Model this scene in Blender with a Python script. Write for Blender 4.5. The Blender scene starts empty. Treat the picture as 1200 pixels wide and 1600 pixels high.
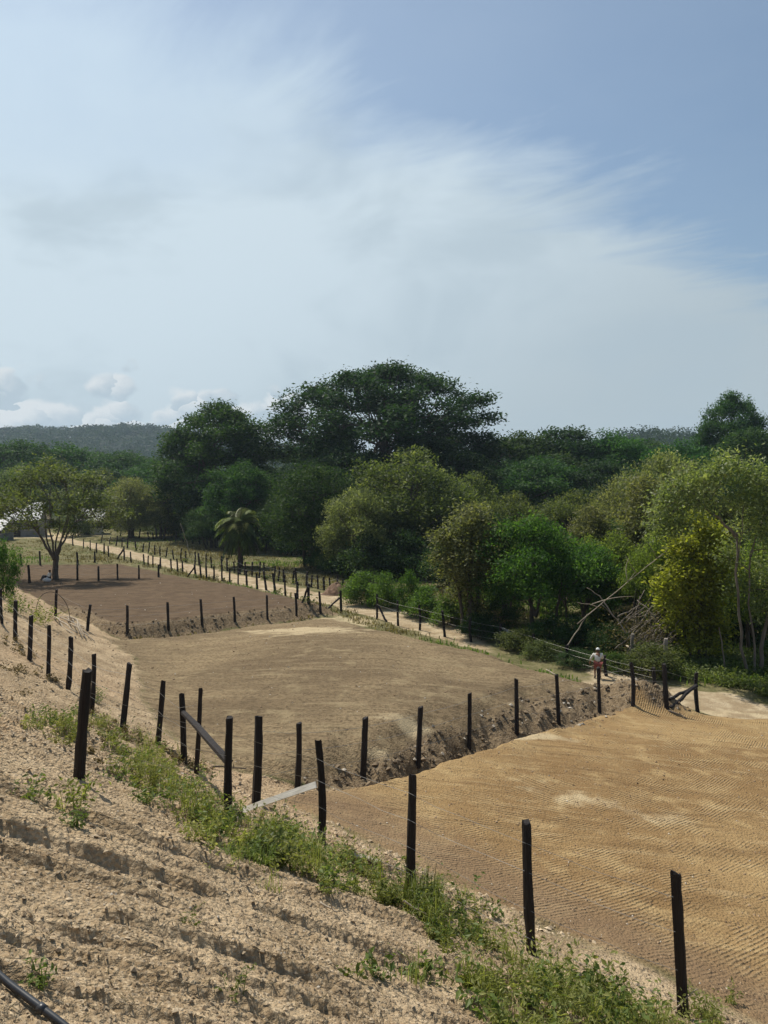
import bpy, bmesh, math, random
import numpy as np
from mathutils import Vector, Matrix

random.seed(7)
RNG = np.random.default_rng(11)
scene = bpy.context.scene
COL = scene.collection
R = math.radians

# ------------------------------------------------------------------ camera
PITCH = R(2.386)
FPX = 1200.0
cam_d = bpy.data.cameras.new("camera")
cam = bpy.data.objects.new("camera", cam_d)
COL.objects.link(cam)
cam.location = (0, 0, 0)
cam.rotation_euler = (R(90) - PITCH, 0, 0)
cam_d.sensor_fit = 'VERTICAL'
cam_d.sensor_height = 24.0
cam_d.lens = 18.0
cam_d.clip_start = 0.05
cam_d.clip_end = 20000
scene.camera = cam

# ------------------------------------------------------------------ world, sun, exposure
SUN_EL, SUN_AZ = R(57), R(-40)          # azimuth from +Y, negative = to the left
world = bpy.data.worlds.new("World")
scene.world = world
world.use_nodes = True


class NT:
    """small helper for building node trees"""
    def __init__(self, tree):
        self.t = tree
        tree.nodes.clear()

    def n(self, typ, **kw):
        nd = self.t.nodes.new(typ)
        for k, v in kw.items():
            setattr(nd, k, v)
        return nd

    def put(self, sock, val):
        if isinstance(val, bpy.types.NodeSocket):
            self.t.links.new(val, sock)
        else:
            sock.default_value = val

    def math(self, op, a, b=None, c=None, clamp=False):
        nd = self.n('ShaderNodeMath', operation=op, use_clamp=clamp)
        self.put(nd.inputs[0], a)
        if b is not None:
            self.put(nd.inputs[1], b)
        if c is not None:
            self.put(nd.inputs[2], c)
        return nd.outputs[0]

    def vmath(self, op, a, b=None):
        nd = self.n('ShaderNodeVectorMath', operation=op)
        self.put(nd.inputs[0], a)
        if b is not None:
            self.put(nd.inputs[1], b)
        return nd.outputs['Value'] if op in ('DOT_PRODUCT', 'LENGTH') else nd.outputs[0]

    def mix(self, f, a, b, blend='MIX'):
        nd = self.n('ShaderNodeMix', data_type='RGBA', blend_type=blend)
        self.put(nd.inputs[0], f)
        self.put(nd.inputs[6], a)
        self.put(nd.inputs[7], b)
        return nd.outputs[2]

    def noise(self, vec, scale, detail=4, rough=.55, dist=0.0):
        nd = self.n('ShaderNodeTexNoise')
        if vec is not None:
            self.put(nd.inputs['Vector'], vec)
        self.put(nd.inputs['Scale'], scale)
        self.put(nd.inputs['Detail'], detail)
        self.put(nd.inputs['Roughness'], rough)
        self.put(nd.inputs['Distortion'], dist)
        return nd.outputs['Fac']

    def step(self, x, lo, hi):
        nd = self.n('ShaderNodeMapRange', interpolation_type='SMOOTHSTEP')
        self.put(nd.inputs[0], x)
        self.put(nd.inputs[1], lo)
        self.put(nd.inputs[2], hi)
        return nd.outputs[0]

    def sep(self, v):
        nd = self.n('ShaderNodeSeparateXYZ')
        self.put(nd.inputs[0], v)
        return nd.outputs

    def comb(self, x, y, z):
        nd = self.n('ShaderNodeCombineXYZ')
        self.put(nd.inputs[0], x)
        self.put(nd.inputs[1], y)
        self.put(nd.inputs[2], z)
        return nd.outputs[0]


def build_world():
    w = NT(world.node_tree)
    out = w.n('ShaderNodeOutputWorld')
    bg = w.n('ShaderNodeBackground')
    bg.inputs[1].default_value = 0.10
    w.t.links.new(bg.outputs[0], out.inputs[0])
    sky = w.n('ShaderNodeTexSky', sky_type='NISHITA')
    sky.sun_disc = False
    sky.sun_elevation = SUN_EL
    sky.sun_rotation = SUN_AZ
    sky.air_density = 1.0
    sky.dust_density = 1.6
    sky.ozone_density = 1.5
    co = w.n('ShaderNodeTexCoord').outputs['Generated']
    d = w.vmath('NORMALIZE', co)
    s = w.sep(d)
    zc = w.math('MAXIMUM', s[2], 0.035)
    px = w.math('DIVIDE', s[0], zc)
    py = w.math('DIVIDE', s[1], zc)
    pv = w.comb(px, py, 0.0)
    # high thin cloud sheet: a half plane overhead with a frayed edge
    q = w.math('SUBTRACT', w.math('SUBTRACT', py, px), 1.90)
    # along-edge / across-edge coordinates for wisps
    ac = w.math('MULTIPLY', w.math('SUBTRACT', py, px), 0.7)
    al = w.math('MULTIPLY', w.math('ADD', py, px), 0.7)
    wv = w.comb(w.math('MULTIPLY', al, 2.6), w.math('MULTIPLY', ac, 1.1), 1.7)
    wisps = w.noise(wv, 1.1, 7, .62, .5)
    broad = w.noise(pv, .42, 5, .55, .3)
    fine = w.noise(d, 5.5, 6, .6, .5)
    qe = w.math('ADD', q, w.math('MULTIPLY', w.math('SUBTRACT', wisps, .5), 1.7))
    edge = w.step(qe, -.45, .70)
    dens = w.math('ADD', .70, w.math('MULTIPLY', w.math('SUBTRACT', broad, .5), .9))
    dens = w.math('ADD', dens, w.math('MULTIPLY', w.math('SUBTRACT', fine, .5), .30))
    # a thin sheet looks denser when seen edge-on
    dens = w.math('ADD', dens, w.math('MULTIPLY', w.step(py, 1.5, 4.5), .6))
    cirrus = w.math('MULTIPLY', edge, w.math('MINIMUM', dens, .95), clamp=True)
    # a little milkiness everywhere else
    veil = w.math('MULTIPLY', w.noise(pv, .8, 5, .6), .26)
    cover = w.math('MAXIMUM', cirrus, veil)
    hz = w.step(s[2], .30, .02)
    cover = w.math('MAXIMUM', cover, w.math('MULTIPLY', hz, .80))
    # greyer, thicker patches in the sheet
    patch = w.step(w.noise(w.vmath('MULTIPLY', d, (1.0, 1.0, 1.7)), 4.2, 4, .55, .4), .46, .68)
    # thin cloud scatters more light near the sun
    cs = w.vmath('DOT_PRODUCT', d, (math.sin(SUN_AZ) * math.cos(SUN_EL), math.cos(SUN_AZ) * math.cos(SUN_EL), math.sin(SUN_EL)))
    ccol = w.mix(w.step(cs, .36, .70), (4.55, 5.4, 5.9, 1), (6.35, 7.45, 8.15, 1))
    ccol = w.mix(w.step(cs, .68, .95), ccol, (6.9, 8.4, 9.5, 1))
    ccol = w.mix(w.math('MULTIPLY', patch, .55), ccol, (4.3, 5.3, 6.0, 1))
    skyc = w.mix(1.0, sky.outputs[0], (.92, 1.03, 1.04, 1), 'MULTIPLY')
    base = w.mix(cover, skyc, ccol)
    # fair-weather cumulus low over the horizon
    az = w.math('ARCTAN2', s[0], s[1])
    el = w.math('ARCSINE', s[2])
    cv = w.comb(w.math('MULTIPLY', az, 1.0), w.math('MULTIPLY', el, 1.45), 2.35)
    big = w.noise(cv, 8.0, 2, .5)
    jit = w.n('ShaderNodeTexNoise')
    w.put(jit.inputs['Vector'], cv)
    jit.inputs['Scale'].default_value = 36.0
    jit.inputs['Detail'].default_value = 3.0
    pv2 = w.vmath('ADD', w.comb(az, w.math('MULTIPLY', el, 1.25), 0.0), w.vmath('MULTIPLY', w.vmath('SUBTRACT', jit.outputs['Color'], (.5, .5, .5)), (.050, .040, 0)))
    vo = w.n('ShaderNodeTexVoronoi', feature='F1', voronoi_dimensions='2D')
    w.put(vo.inputs['Vector'], pv2)
    vo.inputs['Scale'].default_value = 24.0
    rel = w.sep(w.vmath('SUBTRACT', w.vmath('MULTIPLY', pv2, (24.0, 24.0, 0)), w.vmath('MULTIPLY', vo.outputs['Position'], (24.0, 24.0, 0))))
    dn = w.math('ADD', w.math('MULTIPLY', big, 1.35), w.math('MULTIPLY', w.math('SUBTRACT', .5, vo.outputs['Distance']), .36))
    bandm = w.step(el, .205, .10)
    right = w.math('ADD', .10, w.math('MULTIPLY', w.step(az, .10, -.24), .90))
    dn = w.math('ADD', dn, w.math('MULTIPLY', w.math('SUBTRACT', w.math('MULTIPLY', bandm, right), 1.0), .70))
    cum = w.step(dn, .47, .60)
    lit = w.step(w.math('SUBTRACT', w.math('MULTIPLY', rel[1], 1.0), w.math('MULTIPLY', rel[0], .5)), -.35, .40)
    cumc = w.mix(lit, (4.6, 5.6, 6.35, 1), (7.5, 7.9, 8.1, 1))
    cumf = w.math('MULTIPLY', cum, .9)
    base = w.mix(cumf, base, cumc)
    w.t.links.new(base, bg.inputs[0])


build_world()

sun_d = bpy.data.lights.new("sun", 'SUN')
sun_d.energy = 5.0
sun_d.angle = R(0.6)
sun_d.color = (1.0, .94, .83)
sun = bpy.data.objects.new("sun", sun_d)
COL.objects.link(sun)
sun_dir = Vector((math.sin(SUN_AZ) * math.cos(SUN_EL), math.cos(SUN_AZ) * math.cos(SUN_EL), math.sin(SUN_EL)))
sun.rotation_euler = sun_dir.to_track_quat('Z', 'Y').to_euler()
sun.location = sun_dir * 60

scene.view_settings.view_transform = 'Standard'
scene.view_settings.look = 'None'
scene.view_settings.exposure = 0.0
scene.view_settings.gamma = 1.0
scene.view_settings.use_curve_mapping = False
scene.render.engine = 'CYCLES'
scene.cycles.use_denoising = True
scene.cycles.max_bounces = 6
scene.cycles.diffuse_bounces = 3
scene.cycles.glossy_bounces = 2
scene.cycles.transmission_bounces = 4
scene.cycles.volume_bounces = 0
scene.cycles.caustics_reflective = False
scene.cycles.caustics_refractive = False

# ------------------------------------------------------------------ noise
def _hash(ix, iy, seed):
    h = (ix.astype(np.int64) * 374761393 + iy.astype(np.int64) * 668265263 + seed * 974634721) & 0xffffffff
    h = ((h ^ (h >> 13)) * 1274126177) & 0xffffffff
    return ((h ^ (h >> 16)) & 0xffffff) / float(0xffffff)


def vnoise(x, y, seed=0):
    x = np.asarray(x, float); y = np.asarray(y, float)
    x0 = np.floor(x); y0 = np.floor(y)
    fx = x - x0; fy = y - y0
    fx = fx * fx * fx * (fx * (fx * 6 - 15) + 10); fy = fy * fy * fy * (fy * (fy * 6 - 15) + 10)
    a = _hash(x0, y0, seed); b = _hash(x0 + 1, y0, seed)
    c = _hash(x0, y0 + 1, seed); d = _hash(x0 + 1, y0 + 1, seed)
    return (a * (1 - fx) + b * fx) * (1 - fy) + (c * (1 - fx) + d * fx) * fy - .5


def fbm(x, y, oct=4, seed=0, gain=.5):
    s = 0; a = 1.0
    for k in range(oct):
        s = s + a * vnoise(x * 2 ** k + 13.7 * k, y * 2 ** k - 7.1 * k, seed + k)
        a *= gain
    return s


def sstep(lo, hi, x):
    t = np.clip((x - lo) / (hi - lo), 0, 1)
    return t * t * (3 - 2 * t)


# ------------------------------------------------------------------ picture rays -> places on the ground
def ray(u, v):
    a = (u - 600) / FPX; b = (800 - v) / FPX
    return np.array([a, math.cos(PITCH) + b * math.sin(PITCH), -math.sin(PITCH) + b * math.cos(PITCH)])


def at(u, v, t):
    return ray(u, v) * t


def on_plane(u, v, f):
    """point of the ray where z = f(x, y)"""
    d = ray(u, v)
    t = np.exp(np.linspace(math.log(2), math.log(600), 3000))
    z = d[2] * t - f(d[0] * t, d[1] * t)
    k = int(np.argmax(z < 0))
    t0, t1, z0, z1 = t[k - 1], t[k], z[k - 1], z[k]
    tt = t0 + (t1 - t0) * z0 / (z0 - z1)
    return d * tt


SD = (.8, .6)


def F1(x, y):
    s = .8 * x + .6 * y
    return np.maximum(-5.70 - .128 * (s - 7.2), -8.15)


def F2(x, y):
    return -6.16 - .062 * (y - 17.5) - .042 * np.maximum(x, 0) + .48 * np.exp(-((x + 1.5) / 5.0) ** 2 - ((y - 31) / 9) ** 2)


def F3(x, y):
    return -7.08 - .037 * (y - 37)


def PL(x, y):
    return -8.05 - .45 * sstep(35, 110, y)


def poly_sd(P, x, y):
    """signed distance to a polygon, positive inside"""
    P = np.asarray(P, float)
    d2 = np.full(x.shape, 1e18); ins = np.zeros(x.shape, bool)
    n = len(P)
    for i in range(n):
        a = P[i]; b = P[(i + 1) % n]
        e = b - a
        wx = x - a[0]; wy = y - a[1]
        t = np.clip((wx * e[0] + wy * e[1]) / (e @ e + 1e-12), 0, 1)
        d2 = np.minimum(d2, (wx - t * e[0]) ** 2 + (wy - t * e[1]) ** 2)
        c = ((a[1] <= y) & (b[1] > y)) | ((b[1] <= y) & (a[1] > y))
        with np.errstate(divide='ignore', invalid='ignore'):
            xi = a[0] + (y - a[1]) / (b[1] - a[1] + 1e-18) * e[0]
        ins ^= c & (x < xi)
    d = np.sqrt(d2)
    return np.where(ins, d, -d)


def line_d(P, x, y):
    P = np.asarray(P, float)
    d2 = np.full(x.shape, 1e18)
    for i in range(len(P) - 1):
        a = P[i]; e = P[i + 1] - a
        wx = x - a[0]; wy = y - a[1]
        t = np.clip((wx * e[0] + wy * e[1]) / (e @ e + 1e-12), 0, 1)
        d2 = np.minimum(d2, (wx - t * e[0]) ** 2 + (wy - t * e[1]) ** 2)
    return np.sqrt(d2)


# fence posts of the photograph: (u top, v top, u base, v base)
FENCE_A = [(1053, 1360, 1068, 1590), (823, 1285, 831, 1488), (645, 1210, 642, 1385), (497, 1158, 503, 1315),
           (359, 1122, 357, 1277), (140, 1046, 124, 1218)]
FENCE_C = [(2, 920, 3, 974), (26, 938, 24, 1001), (49, 962, 46, 1031), (78, 977, 75, 1057), (112, 995, 106, 1077),
           (147, 1022, 143, 1113), (201, 1038, 191, 1141), (254, 1065, 246, 1165), (283, 1085, 287, 1192), (314, 1075, 306, 1208)]
FENCE_D = [(404, 1120, 400, 1258), (467, 1131, 465, 1232), (571, 1122, 567, 1218), (657, 1106, 653, 1193), (734, 1084, 733, 1168),
           (807, 1062, 807, 1146), (869, 1053, 873, 1130), (935, 1043, 937, 1113), (987, 1036, 989, 1102), (1038, 1038, 1042, 1106),
           (1089, 1052, 1090, 1113)]
FENCE_E = [(88, 921, 87, 964), (141, 945, 137, 986), (199, 946, 199, 989), (262, 941, 263, 983), (314, 936, 316, 978),
           (365, 933, 367, 971), (417, 930, 418, 967), (461, 927, 463, 963), (499, 924, 501, 958), (532, 923, 533, 958)]
FENCE_I = [(589, 928, 589, 968), (621, 938, 622, 978), (655, 945, 656, 985), (691, 954, 695, 995), (735, 966, 736, 1003),
           (782, 975, 782, 1009), (833, 990, 834, 1023), (886, 1008, 886, 1039), (944, 1024, 947, 1056), (1021, 1043, 1023, 1082)]
FENCE_F = [(113, 835, 114, 853), (130, 842, 130, 857), (141, 844, 141, 860), (151, 848, 151, 864), (163, 849, 163, 866), (169, 853, 170, 870),
           (193, 854, 194, 875), (204, 862, 205, 879), (224, 866, 225, 883), (232, 868, 232, 885), (239, 868, 239, 886), (251, 871, 251, 888),
           (267, 873, 268, 892), (276, 873, 277, 896), (285, 877, 285, 897), (304, 882, 306, 902), (313, 883, 314, 903), (322, 884, 323, 905),
           (334, 885, 334, 907), (347, 886, 347, 908), (359, 889, 359, 911), (372, 888, 372, 913), (385, 891, 386, 916), (401, 896, 402, 920),
           (412, 892, 416, 922), (426, 896, 430, 927), (445, 898, 446, 931), (465, 909, 465, 936), (482, 912, 482, 943)]
FENCE_E2 = [(44, 883, 46, 911), (121, 881, 121, 907), (154, 885, 154, 908), (183, 881, 184, 906), (217, 883, 217, 905), (248, 882, 248, 902)]
FENCE_E3 = [(32, 866, 33, 882), (62, 861, 63, 883), (120, 863, 121, 881), (148, 862, 148, 879)]
ROAD_PIX = [(60, 834, 3.2), (130, 848, 3.2), (190, 861, 3.4), (260, 879, 3.6), (330, 894, 3.4), (420, 915, 3.2), (500, 931, 3.2), (560, 945, 3.4),
            (640, 966, 3.2), (720, 991, 3.0), (800, 1013, 3.0), (900, 1042, 3.2), (1000, 1071, 3.4), (1110, 1092, 3.6), (1200, 1116, 4.0)]

D_line = [on_plane(b, c, F1)[:2] for (_, _, b, c) in FENCE_D]
E_line = [on_plane(b, c, F2)[:2] for (_, _, b, c) in FENCE_E]
I_line = [on_plane(b, c, F2)[:2] for (_, _, b, c) in FENCE_I[:8]]
F_line = [on_plane(b, c, PL)[:2] for (_, _, b, c) in FENCE_F]
ROAD = [on_plane(u, v, PL)[:2] for (u, v, w_) in ROAD_PIX]
ROAD = [ROAD[0] + (ROAD[0] - ROAD[1]) * 3] + ROAD + [ROAD[-1] + (ROAD[-1] - ROAD[-2]) * 6]
dl0 = D_line[0] + (D_line[0] - D_line[2]) * 1.2
POLY1 = [dl0] + D_line + [D_line[-1] + np.array([3.5, .2]), np.array([18, 24.]), np.array([30, 16.]), np.array([30, -12.]), np.array([2., -6.]), np.array([-6., 6.])]
POLY2 = [dl0 + np.array([0, .35])] + [p + np.array([-.12, .30]) for p in D_line[:-1]] + I_line[::-1] + \
        E_line[::-1] + [np.array([-26., 40.]), np.array([-20., 18.])]
POLY3 = [np.array([-40., 42.])] + [p + np.array([0, .3]) for p in E_line] + [p + np.array([-.6, -.2]) for p in F_line[::-1][1:22]] + [np.array([-38., 76.]), np.array([-60., 78.])]


def hill_curve(s):
    z = np.where(s < 6.4, -1.6 - .60 * s + .0105 * s * s, 0.0)
    z64 = -1.6 - .60 * 6.4 + .0105 * 6.4 ** 2
    z = np.where(s >= 6.4, z64 - .52 * (s - 6.4), z)
    top = -1.6 + .6 * 5 * (1 - np.exp(s / 5.0))
    return np.where(s < 0, top, z)


def zones(x, y):
    """weights of the different kinds of ground and the macro height"""
    x = np.asarray(x, float); y = np.asarray(y, float)
    al = -.6 * (x + 6) + .8 * (y - 17); ac = .8 * (x + 6) + .6 * (y - 17)
    s = .8 * x + .6 * y + .35 * fbm(x * .35, y * .35, 2, 31) + 1.9 * np.exp(-(al / 9.5) ** 2 - (ac / 6) ** 2)
    wob = .25 * fbm(x * .9, y * .9, 3, 5)
    z = PL(x, y) + .10 * fbm(x * .12, y * .12, 3, 77)
    rd = line_d(ROAD, x, y)
    wroad = sstep(1.75, 1.05, rd + wob * 2.0)
    z = z - .10 * sstep(2.4, 1.2, rd)
    wroad = wroad * (1 - .75 * sstep(4.2, 5.6, x) * sstep(9.4, 8.2, x) * sstep(30, 31.5, y))
    sd3 = poly_sd(POLY3, x, y); w3 = sstep(-.1, 1.3, sd3 + wob)
    z = z + (F3(x, y) - z) * w3
    sd1 = poly_sd(POLY1, x, y); w1 = sstep(-.6, .5, sd1 + wob)
    z = z + (F1(x, y) - z) * w1
    sd2 = poly_sd(POLY2, x, y); w2 = sstep(-.5, 2.7, sd2 + wob * 2.4)
    z = z + (F2(x, y) - z) * w2
    # rim of loose soil along the terrace edges
    dd = line_d([dl0] + D_line[:-1], x, y)
    de = line_d(E_line, x, y)
    bankD = sstep(1.7, .3, np.abs(sd2 - .55) + wob * 3.2) * sstep(3.4, 1.4, dd)
    bankE = sstep(1.0, .3, np.abs(sd3 - .5) + wob) * sstep(2.4, 1.1, de)
    z = z + .14 * bankD * (1 + 2.0 * fbm(x * 1.1, y * 1.1, 3, 51)) + .07 * bankE
    # a heap of pushed-up soil at the end of the terrace
    m = D_line[-3] + np.array([.1, .35])
    z = z + .62 * np.exp(-(((x - m[0]) / 1.15) ** 2 + ((y - m[1]) / .8) ** 2))
    m2 = D_line[-2] + np.array([-.35, -.1])
    z = z + .34 * np.exp(-(((x - m2[0]) / .9) ** 2 + ((y - m2[1]) / .6) ** 2))
    bankD = np.maximum(bankD, .85 * sstep(1.6, .5, np.hypot(x - m2[0], (y - m2[1]) * 1.2) + wob * 2))
    # the cut hillside the camera stands on
    h = hill_curve(s)
    k = .22
    diff = np.clip((h - z) / k, -30, 30)
    z2 = z + k * np.log1p(np.exp(diff))
    z2 = np.where(diff > 25, h, z2)
    wh = sstep(-.25, .35, (h - z))
    # far hills
    hl = 54 * np.exp(-(((x + 330) / 300) ** 2)) * sstep(520, 900, y) * (1 + .25 * fbm(x * .006, y * .004, 3, 3))
    hr = 30 * np.exp(-(((x - 180) / 60) ** 2 + ((y - 520) / 120) ** 2))
    hb = 22 * sstep(500, 1500, np.hypot(x, y))
    z2 = z2 + hl + hr + hb
    # gentle rise behind the right-hand trees
    z2 = z2 + 2.0 * sstep(15, 60, x) * sstep(35, 80, y)
    return z2, dict(slope=wh, f1=w1 * (1 - w2) * (1 - wh), f2=np.maximum(w2, 0) * (1 - wh), f3=w3 * (1 - w2) * (1 - wh),
                    road=wroad * (1 - w2) * (1 - w3) * (1 - wh), bank=np.maximum(bankD, bankE * .8) * (1 - wh), s=s)


def fine(x, y, zn):
    """small relief of the loose soil"""
    wh = zn['slope']
    # rills down the cut slope
    a = .94 * x + .34 * y; b = -.34 * x + .94 * y
    bb = b + .35 * fbm(a * .8, b * .8, 3, 17)
    n1 = fbm(a * .55, bb * 2.6, 3, 21)
    rid = 1 - np.minimum(np.abs(n1) / .085, 1.0)
    msk = sstep(-.18, .06, fbm(a * .7, b * .9, 2, 88))
    n2 = fbm(a * 1.3 + 7, bb * 6.5, 3, 27)
    rid2 = (1 - np.minimum(np.abs(n2) / .10, 1.0)) * sstep(-.15, .1, fbm(a * 1.1, b * 1.4, 2, 89))
    # broken little ledges left by the blade, stepping down towards the near side
    def saw(f, w_, sd_):
        q = f * (b + w_ * fbm(a * .30, b * .45, 2, sd_) + .028 * fbm(a * 3.5, b * 3.5, 2, sd_ + 3))
        cell = np.floor(q)
        fr = q - cell
        keep = _hash(cell, np.floor(a * .55 + 3.7 * _hash(cell, np.zeros_like(q), sd_ + 1)), sd_)
        keep = sstep(.25, .8, keep)
        ends = np.abs((a * .55 + 3.7 * _hash(cell, np.zeros_like(q), sd_ + 1)) % 1.0 - .5) * 2
        return np.where(fr < .04, fr / .04, 1.0) * (1 - fr) ** 1.9 * keep * sstep(1.0, .72, ends)
    led = saw(1.7, .5, 131) * .098 + saw(3.7, .34, 151) * .062 + saw(7.1, .25, 171) * .034
    d = wh * (led - .02 * rid * msk + .05 * fbm(x * 1.2, y * 1.2, 3, 41) + .020 * fbm(x * 8, y * 8, 3, 43, .6) + .012 * fbm(x * 30, y * 30, 2, 47, .6))
    d = d + zn['bank'] * (.17 * fbm(x * 3.0, y * 3.0, 4, 61, .62) + .05)
    f = np.maximum(zn['f1'], zn['f2'])
    d = d + f * (.04 * fbm(x * .7, y * .7, 3, 71) + .014 * fbm(x * 6, y * 6, 2, 73))
    rest = np.clip(1 - wh - f, 0, 1)
    d = d + rest * .05 * fbm(x * .8, y * .8, 3, 79)
    return d


def ground(x, y):
    x = np.atleast_1d(np.asarray(x, float)); y = np.atleast_1d(np.asarray(y, float))
    z, zn = zones(x, y)
    return z + fine(x, y, zn)


def gz(x, y):
    return float(ground([x], [y])[0])


PROFILE = {}


def hit(u, v):
    """where the ray through a picture point meets the ground: (point, depth)"""
    d = ray(u, v)
    r, a, Z = PROFILE['r'], PROFILE['a'], PROFILE['Z']
    hd = math.hypot(d[0], d[1])
    k = (math.atan2(d[0], d[1]) - a[0]) / (a[1] - a[0])
    k = min(max(k, 0), len(a) - 2); i = int(k); f = k - i
    z = d[2] / hd * r - (Z[:, i] * (1 - f) + Z[:, i + 1] * f)
    z[r < 1.9] = 1.0
    q = int(np.argmax(z < 0))
    if z[q] >= 0 or q == 0:
        q = len(r) - 1
    rr = r[q - 1] + (r[q] - r[q - 1]) * z[q - 1] / (z[q - 1] - z[q] + 1e-12)
    t = rr / hd
    return d * t, t


# ------------------------------------------------------------------ mesh helpers
def new_mesh(name, V, F, mats=(), smooth=False, attrs=None, midx=None):
    V = np.asarray(V, np.float32).reshape(-1, 3)
    me = bpy.data.meshes.new(name)
    me.vertices.add(len(V))
    me.vertices.foreach_set('co', V.ravel())
    if isinstance(F, np.ndarray):
        n, k = F.shape
        loops = F.astype(np.int32).ravel(); tot = np.full(n, k, np.int32)
    else:
        tot = np.array([len(f) for f in F], np.int32); n = len(F)
        loops = np.array([i for f in F for i in f], np.int32)
    start = np.concatenate([[0], np.cumsum(tot)[:-1]]).astype(np.int32)
    me.loops.add(len(loops)); me.polygons.add(n)
    me.loops.foreach_set('vertex_index', loops)
    me.polygons.foreach_set('loop_start', start)
    me.polygons.foreach_set('loop_total', tot)
    me.polygons.foreach_set('use_smooth', np.full(n, smooth, bool))
    if midx is not None:
        me.polygons.foreach_set('material_index', np.asarray(midx, np.int32))
    for m in mats:
        me.materials.append(m)
    for k, a in (attrs or {}).items():
        at_ = me.attributes.new(k, 'FLOAT', 'POINT')
        at_.data.foreach_set('value', np.asarray(a, np.float32))
    me.update(calc_edges=True)
    return me


def link(name, me, parent=None, loc=None, rot=None, scale=None):
    o = bpy.data.objects.new(name, me)
    COL.objects.link(o)
    if parent is not None:
        o.parent = parent
    if loc is not None:
        o.location = loc
    if rot is not None:
        o.rotation_euler = rot
    if scale is not None:
        o.scale = scale
    return o


def tag(o, label, cat, group=None, kind=None):
    if label:
        o['label'] = label
    if cat:
        o['category'] = cat
    if group:
        o['group'] = group
    if kind:
        o['kind'] = kind
    return o


def tube(pts, rad, n=6, cap=True, wob=0.0, rng=None):
    """polyline -> tube, returns V, F (list of tuples)"""
    P = np.asarray(pts, float); m = len(P)
    rad = np.broadcast_to(np.asarray(rad, float), (m,))
    T = np.gradient(P, axis=0)
    T /= np.linalg.norm(T, axis=1)[:, None] + 1e-12
    ref = np.array([0, 0, 1.0]) if abs(T[0, 2]) < .9 else np.array([1.0, 0, 0])
    V = []
    u = np.cross(ref, T[0]); u /= np.linalg.norm(u)
    ang = np.arange(n) * 2 * math.pi / n
    for i in range(m):
        u = u - (u @ T[i]) * T[i]
        u /= np.linalg.norm(u) + 1e-12
        w = np.cross(T[i], u)
        r = rad[i]
        rr = r * (1 + (rng.uniform(-wob, wob, n) if rng is not None else 0))
        V.append(P[i] + np.outer(np.cos(ang) * rr, u) + np.outer(np.sin(ang) * rr, w))
    V = np.concatenate(V)
    F = []
    for i in range(m - 1):
        for j in range(n):
            k = (j + 1) % n
            F.append((i * n + j, i * n + k, (i + 1) * n + k, (i + 1) * n + j))
    if cap:
        F.append(tuple(range(n))[::-1])
        F.append(tuple(range((m - 1) * n, m * n)))
    return V, F


class Acc:
    def __init__(self):
        self.V = []; self.F = []; self.M = []; self.n = 0

    def add(self, V, F, m=0):
        self.V.append(np.asarray(V, float))
        self.F.extend(tuple(i + self.n for i in f) for f in F)
        self.M.extend([m] * len(F))
        self.n += len(V)
        return self

    def box(self, c, d, rz=0, m=0):
        c = np.asarray(c, float); d = np.asarray(d, float) / 2
        V = np.array([[sx, sy, sz] for sx in (-1, 1) for sy in (-1, 1) for sz in (-1, 1)], float) * d
        ca, sa = math.cos(rz), math.sin(rz)
        V = np.stack([V[:, 0] * ca - V[:, 1] * sa, V[:, 0] * sa + V[:, 1] * ca, V[:, 2]], 1) + c
        return self.add(V, [(0, 1, 3, 2), (4, 6, 7, 5), (0, 4, 5, 1), (2, 3, 7, 6), (0, 2, 6, 4), (1, 5, 7, 3)], m)

    def mesh(self, name, mats, smooth=False):
        return new_mesh(name, np.concatenate(self.V), self.F, mats, smooth, midx=self.M)


def leaves(C, L, W, up=.35, rng=RNG, droop=0.0, fold=0.0, D=None):
    """rhombic leaves at centres C; L, W lengths and widths"""
    n = len(C)
    N = rng.normal(size=(n, 3)); N[:, 2] = np.abs(N[:, 2]) + up
    N /= np.linalg.norm(N, axis=1)[:, None]
    A = rng.normal(size=(n, 3)) if D is None else D + rng.normal(size=(n, 3)) * .35
    A[:, 2] -= droop
    A -= (A * N).sum(1)[:, None] * N
    A /= np.linalg.norm(A, axis=1)[:, None] + 1e-9
    B = np.cross(N, A)
    L = np.broadcast_to(np.asarray(L, float), (n,))[:, None]; W = np.broadcast_to(np.asarray(W, float), (n,))[:, None]
    V = np.empty((n, 4, 3))
    V[:, 0] = C - A * L * .5
    V[:, 1] = C + B * W * .5 + N * L * fold
    V[:, 2] = C + A * L * .5
    V[:, 3] = C - B * W * .5 + N * L * fold
    F = np.arange(4 * n).reshape(n, 4)
    return V.reshape(-1, 3), F


# ------------------------------------------------------------------ materials
def new_mat(name):
    m = bpy.data.materials.new(name)
    m.use_nodes = True
    nt = NT(m.node_tree)
    out = nt.n('ShaderNodeOutputMaterial')
    return m, nt, out


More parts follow.
